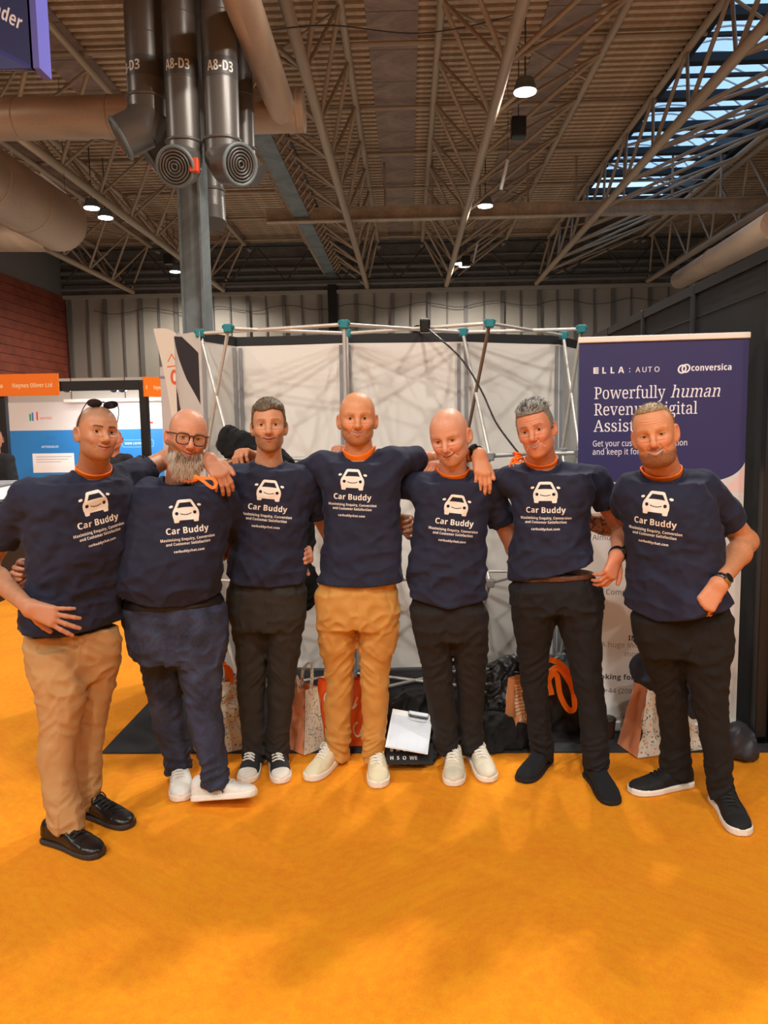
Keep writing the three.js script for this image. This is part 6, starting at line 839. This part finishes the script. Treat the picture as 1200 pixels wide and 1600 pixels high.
{ // 2: long grey beard, glasses, ribbon knot
  const Q = P[1], C = [lin(206, 196, 182), lin(176, 160, 140), lin(138, 112, 88), lin(226, 218, 206), lin(112, 84, 62)], rr = rng(28);
  const b1 = ell(0, -0.112, 0.05, 0.052, 0.058, 0.042), b2 = ell(0, -0.085, 0.035, 0.066, 0.04, 0.05), cut = ell(0, -0.05, 0.09, 0.034, 0.02, 0.05);
  const fb = (x, y, z) => { let d = smin(b1(x, y, z), b2(x, y, z), 0.03); d = smax(d, -cut(x, y, z), 0.012); d = smax(d, y + 0.052 - 0.5 * Math.max(0, Math.abs(x) - 0.03), 0.012); return d - 0.005 * ridge(x * 70, y * 18, z * 50) - 0.003 * noise3(x * 60, y * 30, z * 60); };
  const g = netMesh(fb, [-0.09, -0.19, -0.03], [0.09, 0.0, 0.12], 0.003, { slack: 2.2, color: (x, y, z) => { const n = ridge(x * 100, y * 22, z * 70), u = sstep(-0.075, -0.11, y + 0.25 * Math.abs(x) * 0), m = Math.abs(x) < 0.02 && y > -0.12 ? 0.6 : 0; return mix3(mix3(C[4], C[2], n), mix3(C[1], C[3], n), clamp(u + (Math.abs(x) > 0.05 ? 0.5 : 0) - m, 0, 1)); } }); g.applyMatrix4(Q.hm); const bd = part(Q.t, 'beard', g, MS.hairMat, 'long grey beard');
  const roots = []; let guard = 0; while (roots.length < 2200 && guard++ < 90000) { const x = (rr() * 2 - 1) * 0.075, y = -0.045 - rr() * 0.12, z = 0.0 + rr() * 0.1; if (Math.abs(fb(x, y, z)) < 0.003) roots.push([x, y, z]); } part(bd, 'strands', strands(Q, roots, { len: () => 0.018 + 0.016 * rr(), r: 0.001, seg: 3, dirFn: (p, k, i, d) => (d ? d.clone().add(V(0, -0.1, -0.05)) : V(p.x * 4 + (rr() - 0.5) * 0.5, -0.9, 0.35 + (rr() - 0.5) * 0.4)).normalize(), color: (p) => (p.y < -0.085 || Math.abs(p.x) > 0.05 ? C[[0, 1, 3, 0][(rr() * 4) | 0]] : C[[2, 4, 1][(rr() * 3) | 0]]) }), MS.hairMat);
  // glasses
  const frameM = mat([26, 20, 18], 0.3), W2 = (x, y, z) => Q.L2W(x, y, z), rim = (s) => { const pts = []; for (let i = 0; i < 28; i++) { const a = i / 28 * 2 * Math.PI, c = Math.cos(a), q = Math.sin(a), k = Math.pow(Math.abs(c) ** 3 + Math.abs(q) ** 3, -1 / 3); pts.push(W2(s * 0.034 + c * k * 0.026, -0.004 + q * k * 0.0215 - (q < 0 ? 0.002 : 0), 0.1 - 0.35 * Math.abs(s * 0.034 + c * k * 0.026) ** 1.5)); } return pts; };
  const gl = part(Q.t, 'glasses', join([...[-1, 1].map((s) => tube(rim(s), 0.0024, 60, 6, true)), tube([W2(-0.009, 0.006, 0.1), W2(0, 0.01, 0.102), W2(0.009, 0.006, 0.1)], 0.0024, 10, 6)]), frameM, 'dark rectangular glasses');
  for (const s of [-1, 1]) { part(gl, 'temple', tube([W2(s * 0.061, 0.012, 0.092), W2(s * 0.074, 0.012, 0.075), W2(s * 0.081, 0.01, 0.03), W2(s * 0.083, 0.006, -0.012)], 0.0026, 20, 6), frameM); const sp = new THREE.Shape(rim(s).map((v) => { const q = v.clone().applyMatrix4(Q.hm.clone().invert()); return new THREE.Vector2(q.x, q.y); })), lg = new THREE.ShapeGeometry(sp); const p = lg.attributes.position; for (let i = 0; i < p.count; i++) p.setZ(i, 0.099 - 0.35 * Math.abs(p.getX(i)) ** 1.5); lg.computeVertexNormals(); lg.applyMatrix4(Q.hm); part(gl, 'lens', lg, MS.lens); }
  const kn = at(313, 748, -2.99), kb = thing('ribbon_loop', 'loose orange ribbon loop held under the draped hand', 'ribbon', kn), lp = [[306, 744], [318, 752], [328, 760], [333, 762], [338, 756], [332, 748], [320, 747], [309, 746]].map(([x, y], i) => at(x, y, -2.985 + 0.006 * Math.sin(i))); part(kb, 'loop', ribbon(lp, 0.012, 0.0015, (p, tg) => tg.clone().cross(V(0.1, 0.3, 1)), true, 50), MS.lanyard); part(kb, 'knot', rbox(kn.x - 0.028, kn.x - 0.008, kn.y - 0.006, kn.y + 0.014, kn.z - 0.008, kn.z + 0.008, 0.006), MS.lanyard);
  part(Q.t, 'lanyard', tube([[262, 722], [270, 738], [280, 748], [296, 752], [312, 748]].map(([x, y]) => at(x, y, -3.08)), 0.007, 24, 6), MS.lanyard, 'orange ribbon under the beard');
}
{ // 1: sunglasses pushed up on the head
  const Q = P[0], W2 = (x, y, z) => Q.L2W(x, y, z), frameM = mat([24, 24, 28], 0.25), rim = (s) => { const pts = []; for (let i = 0; i < 24; i++) { const a = i / 24 * 2 * Math.PI, c = Math.cos(a), q = Math.sin(a); pts.push(W2(s * 0.034 + c * 0.028, 0.118 + q * 0.013 + 0.002 * c * s, 0.052 + q * 0.02)); } return pts; };
  const gl = part(Q.t, 'sunglasses', join([...[-1, 1].map((s) => tube(rim(s), 0.0024, 48, 6, true)), tube([W2(-0.008, 0.123, 0.056), W2(0, 0.126, 0.06), W2(0.008, 0.123, 0.056)], 0.0024, 8, 6)]), frameM, 'dark sunglasses');
  for (const s of [-1, 1]) { part(gl, 'temple', tube([W2(s * 0.062, 0.122, 0.056), W2(s * 0.074, 0.095, 0.04), W2(s * 0.08, 0.05, 0.01), W2(s * 0.081, 0.012, -0.015)], 0.0018, 18, 6), frameM); const c = new THREE.CircleGeometry(1, 20); const p = c.attributes.position; for (let i = 0; i < p.count; i++) { const a = p.getX(i), b = p.getY(i); p.setXYZ(i, s * 0.034 + a * 0.027, 0.118 + b * 0.012, 0.052 + b * 0.019); } c.computeVertexNormals(); c.applyMatrix4(Q.hm); part(gl, 'lens', c, MS.darkLens); }
}
{ // 6: orange tassel on the shoulder
  const p = at(814, 716, -3.28), t = thing('ribbon_tassel', 'small orange ribbon tassel on the shoulder of the grey-haired man', 'ribbon', p), r = rng(77); for (let i = 0; i < 9; i++) part(t, 'tassel_strip', tube([p.clone(), p.clone().add(V(-0.02 + (r() - 0.5) * 0.05, (r() - 0.3) * 0.05, 0.02)), p.clone().add(V(-0.03 + (r() - 0.5) * 0.08, (r() - 0.5) * 0.07, 0.025))], 0.0035, 8, 5), MS.lanyard);
}
// ---------------------------------------------------------------- two people at the booth behind
const jacketM = MS.cloth([34, 36, 40]), farTrousers = MS.cloth([28, 28, 32]);
function farPerson(cx, z, label, skin, yaw, hair) {
  const X = (d) => cx + d; return makePerson({
    label, z, yaw, seed: cx, neckR: 0.058, cell: 2.2, headCell: 0.005, plainTop: true, topName: 'jacket', topMat: jacketM,
    head: { eye: [X(-2), 686, z + 0.09], yaw, s: 1, skin, ruddy: 0.5, brow: hair, scalp: 0.9, scalpC: hair },
    neck: [X(0), 709, z - 0.02], shoulder: [[X(-22), 719, z], [X(22), 719, z]], elbow: [[X(-30), 760, z + 0.05], [X(30), 760, z + 0.05]], wrist: [[X(-18), 778, z + 0.26], [X(18), 778, z + 0.26]], sleeve: [0.95, 0.95],
    hands: [{ D: [0.5, -0.2, 0.7], N: [0, 1, 0.3] }, { D: [-0.5, -0.2, 0.7], N: [0, 1, 0.3] }],
    torso: [[716, X(-18), X(18)], [730, X(-23), X(23)], [765, X(-22), X(22)], [790, X(-22), X(22)]], hem: [[X(-30), 786], [X(30), 786]], print: { c: [X(0), 740] },
    legs: [[[792, X(-22), X(1)], [815, X(-21), X(0)], [850, X(-19), X(-3)], [900, X(-17), X(-5)]], [[792, X(-1), X(22)], [815, X(0), X(21)], [850, X(3), X(19)], [900, X(5), X(17)]]], crotch: [X(0), 820], trouserMat: farTrousers,
    feet: [[X(-11), 917, X(-11), 905], [X(11), 917, X(11), 905]], shoe: { upper: blackNubuck, sole: darkSole },
  });
}
farPerson(178, -8.3, 'person in a dark jacket standing at the booth, half hidden behind the left-hand man', [206, 132, 104], 10, [120, 84, 64]);
farPerson(-9, -8.15, 'person in a dark top behind the counter at the left picture edge', [208, 146, 112], 20, [60, 46, 38]);
renderer.render(scene, camera);
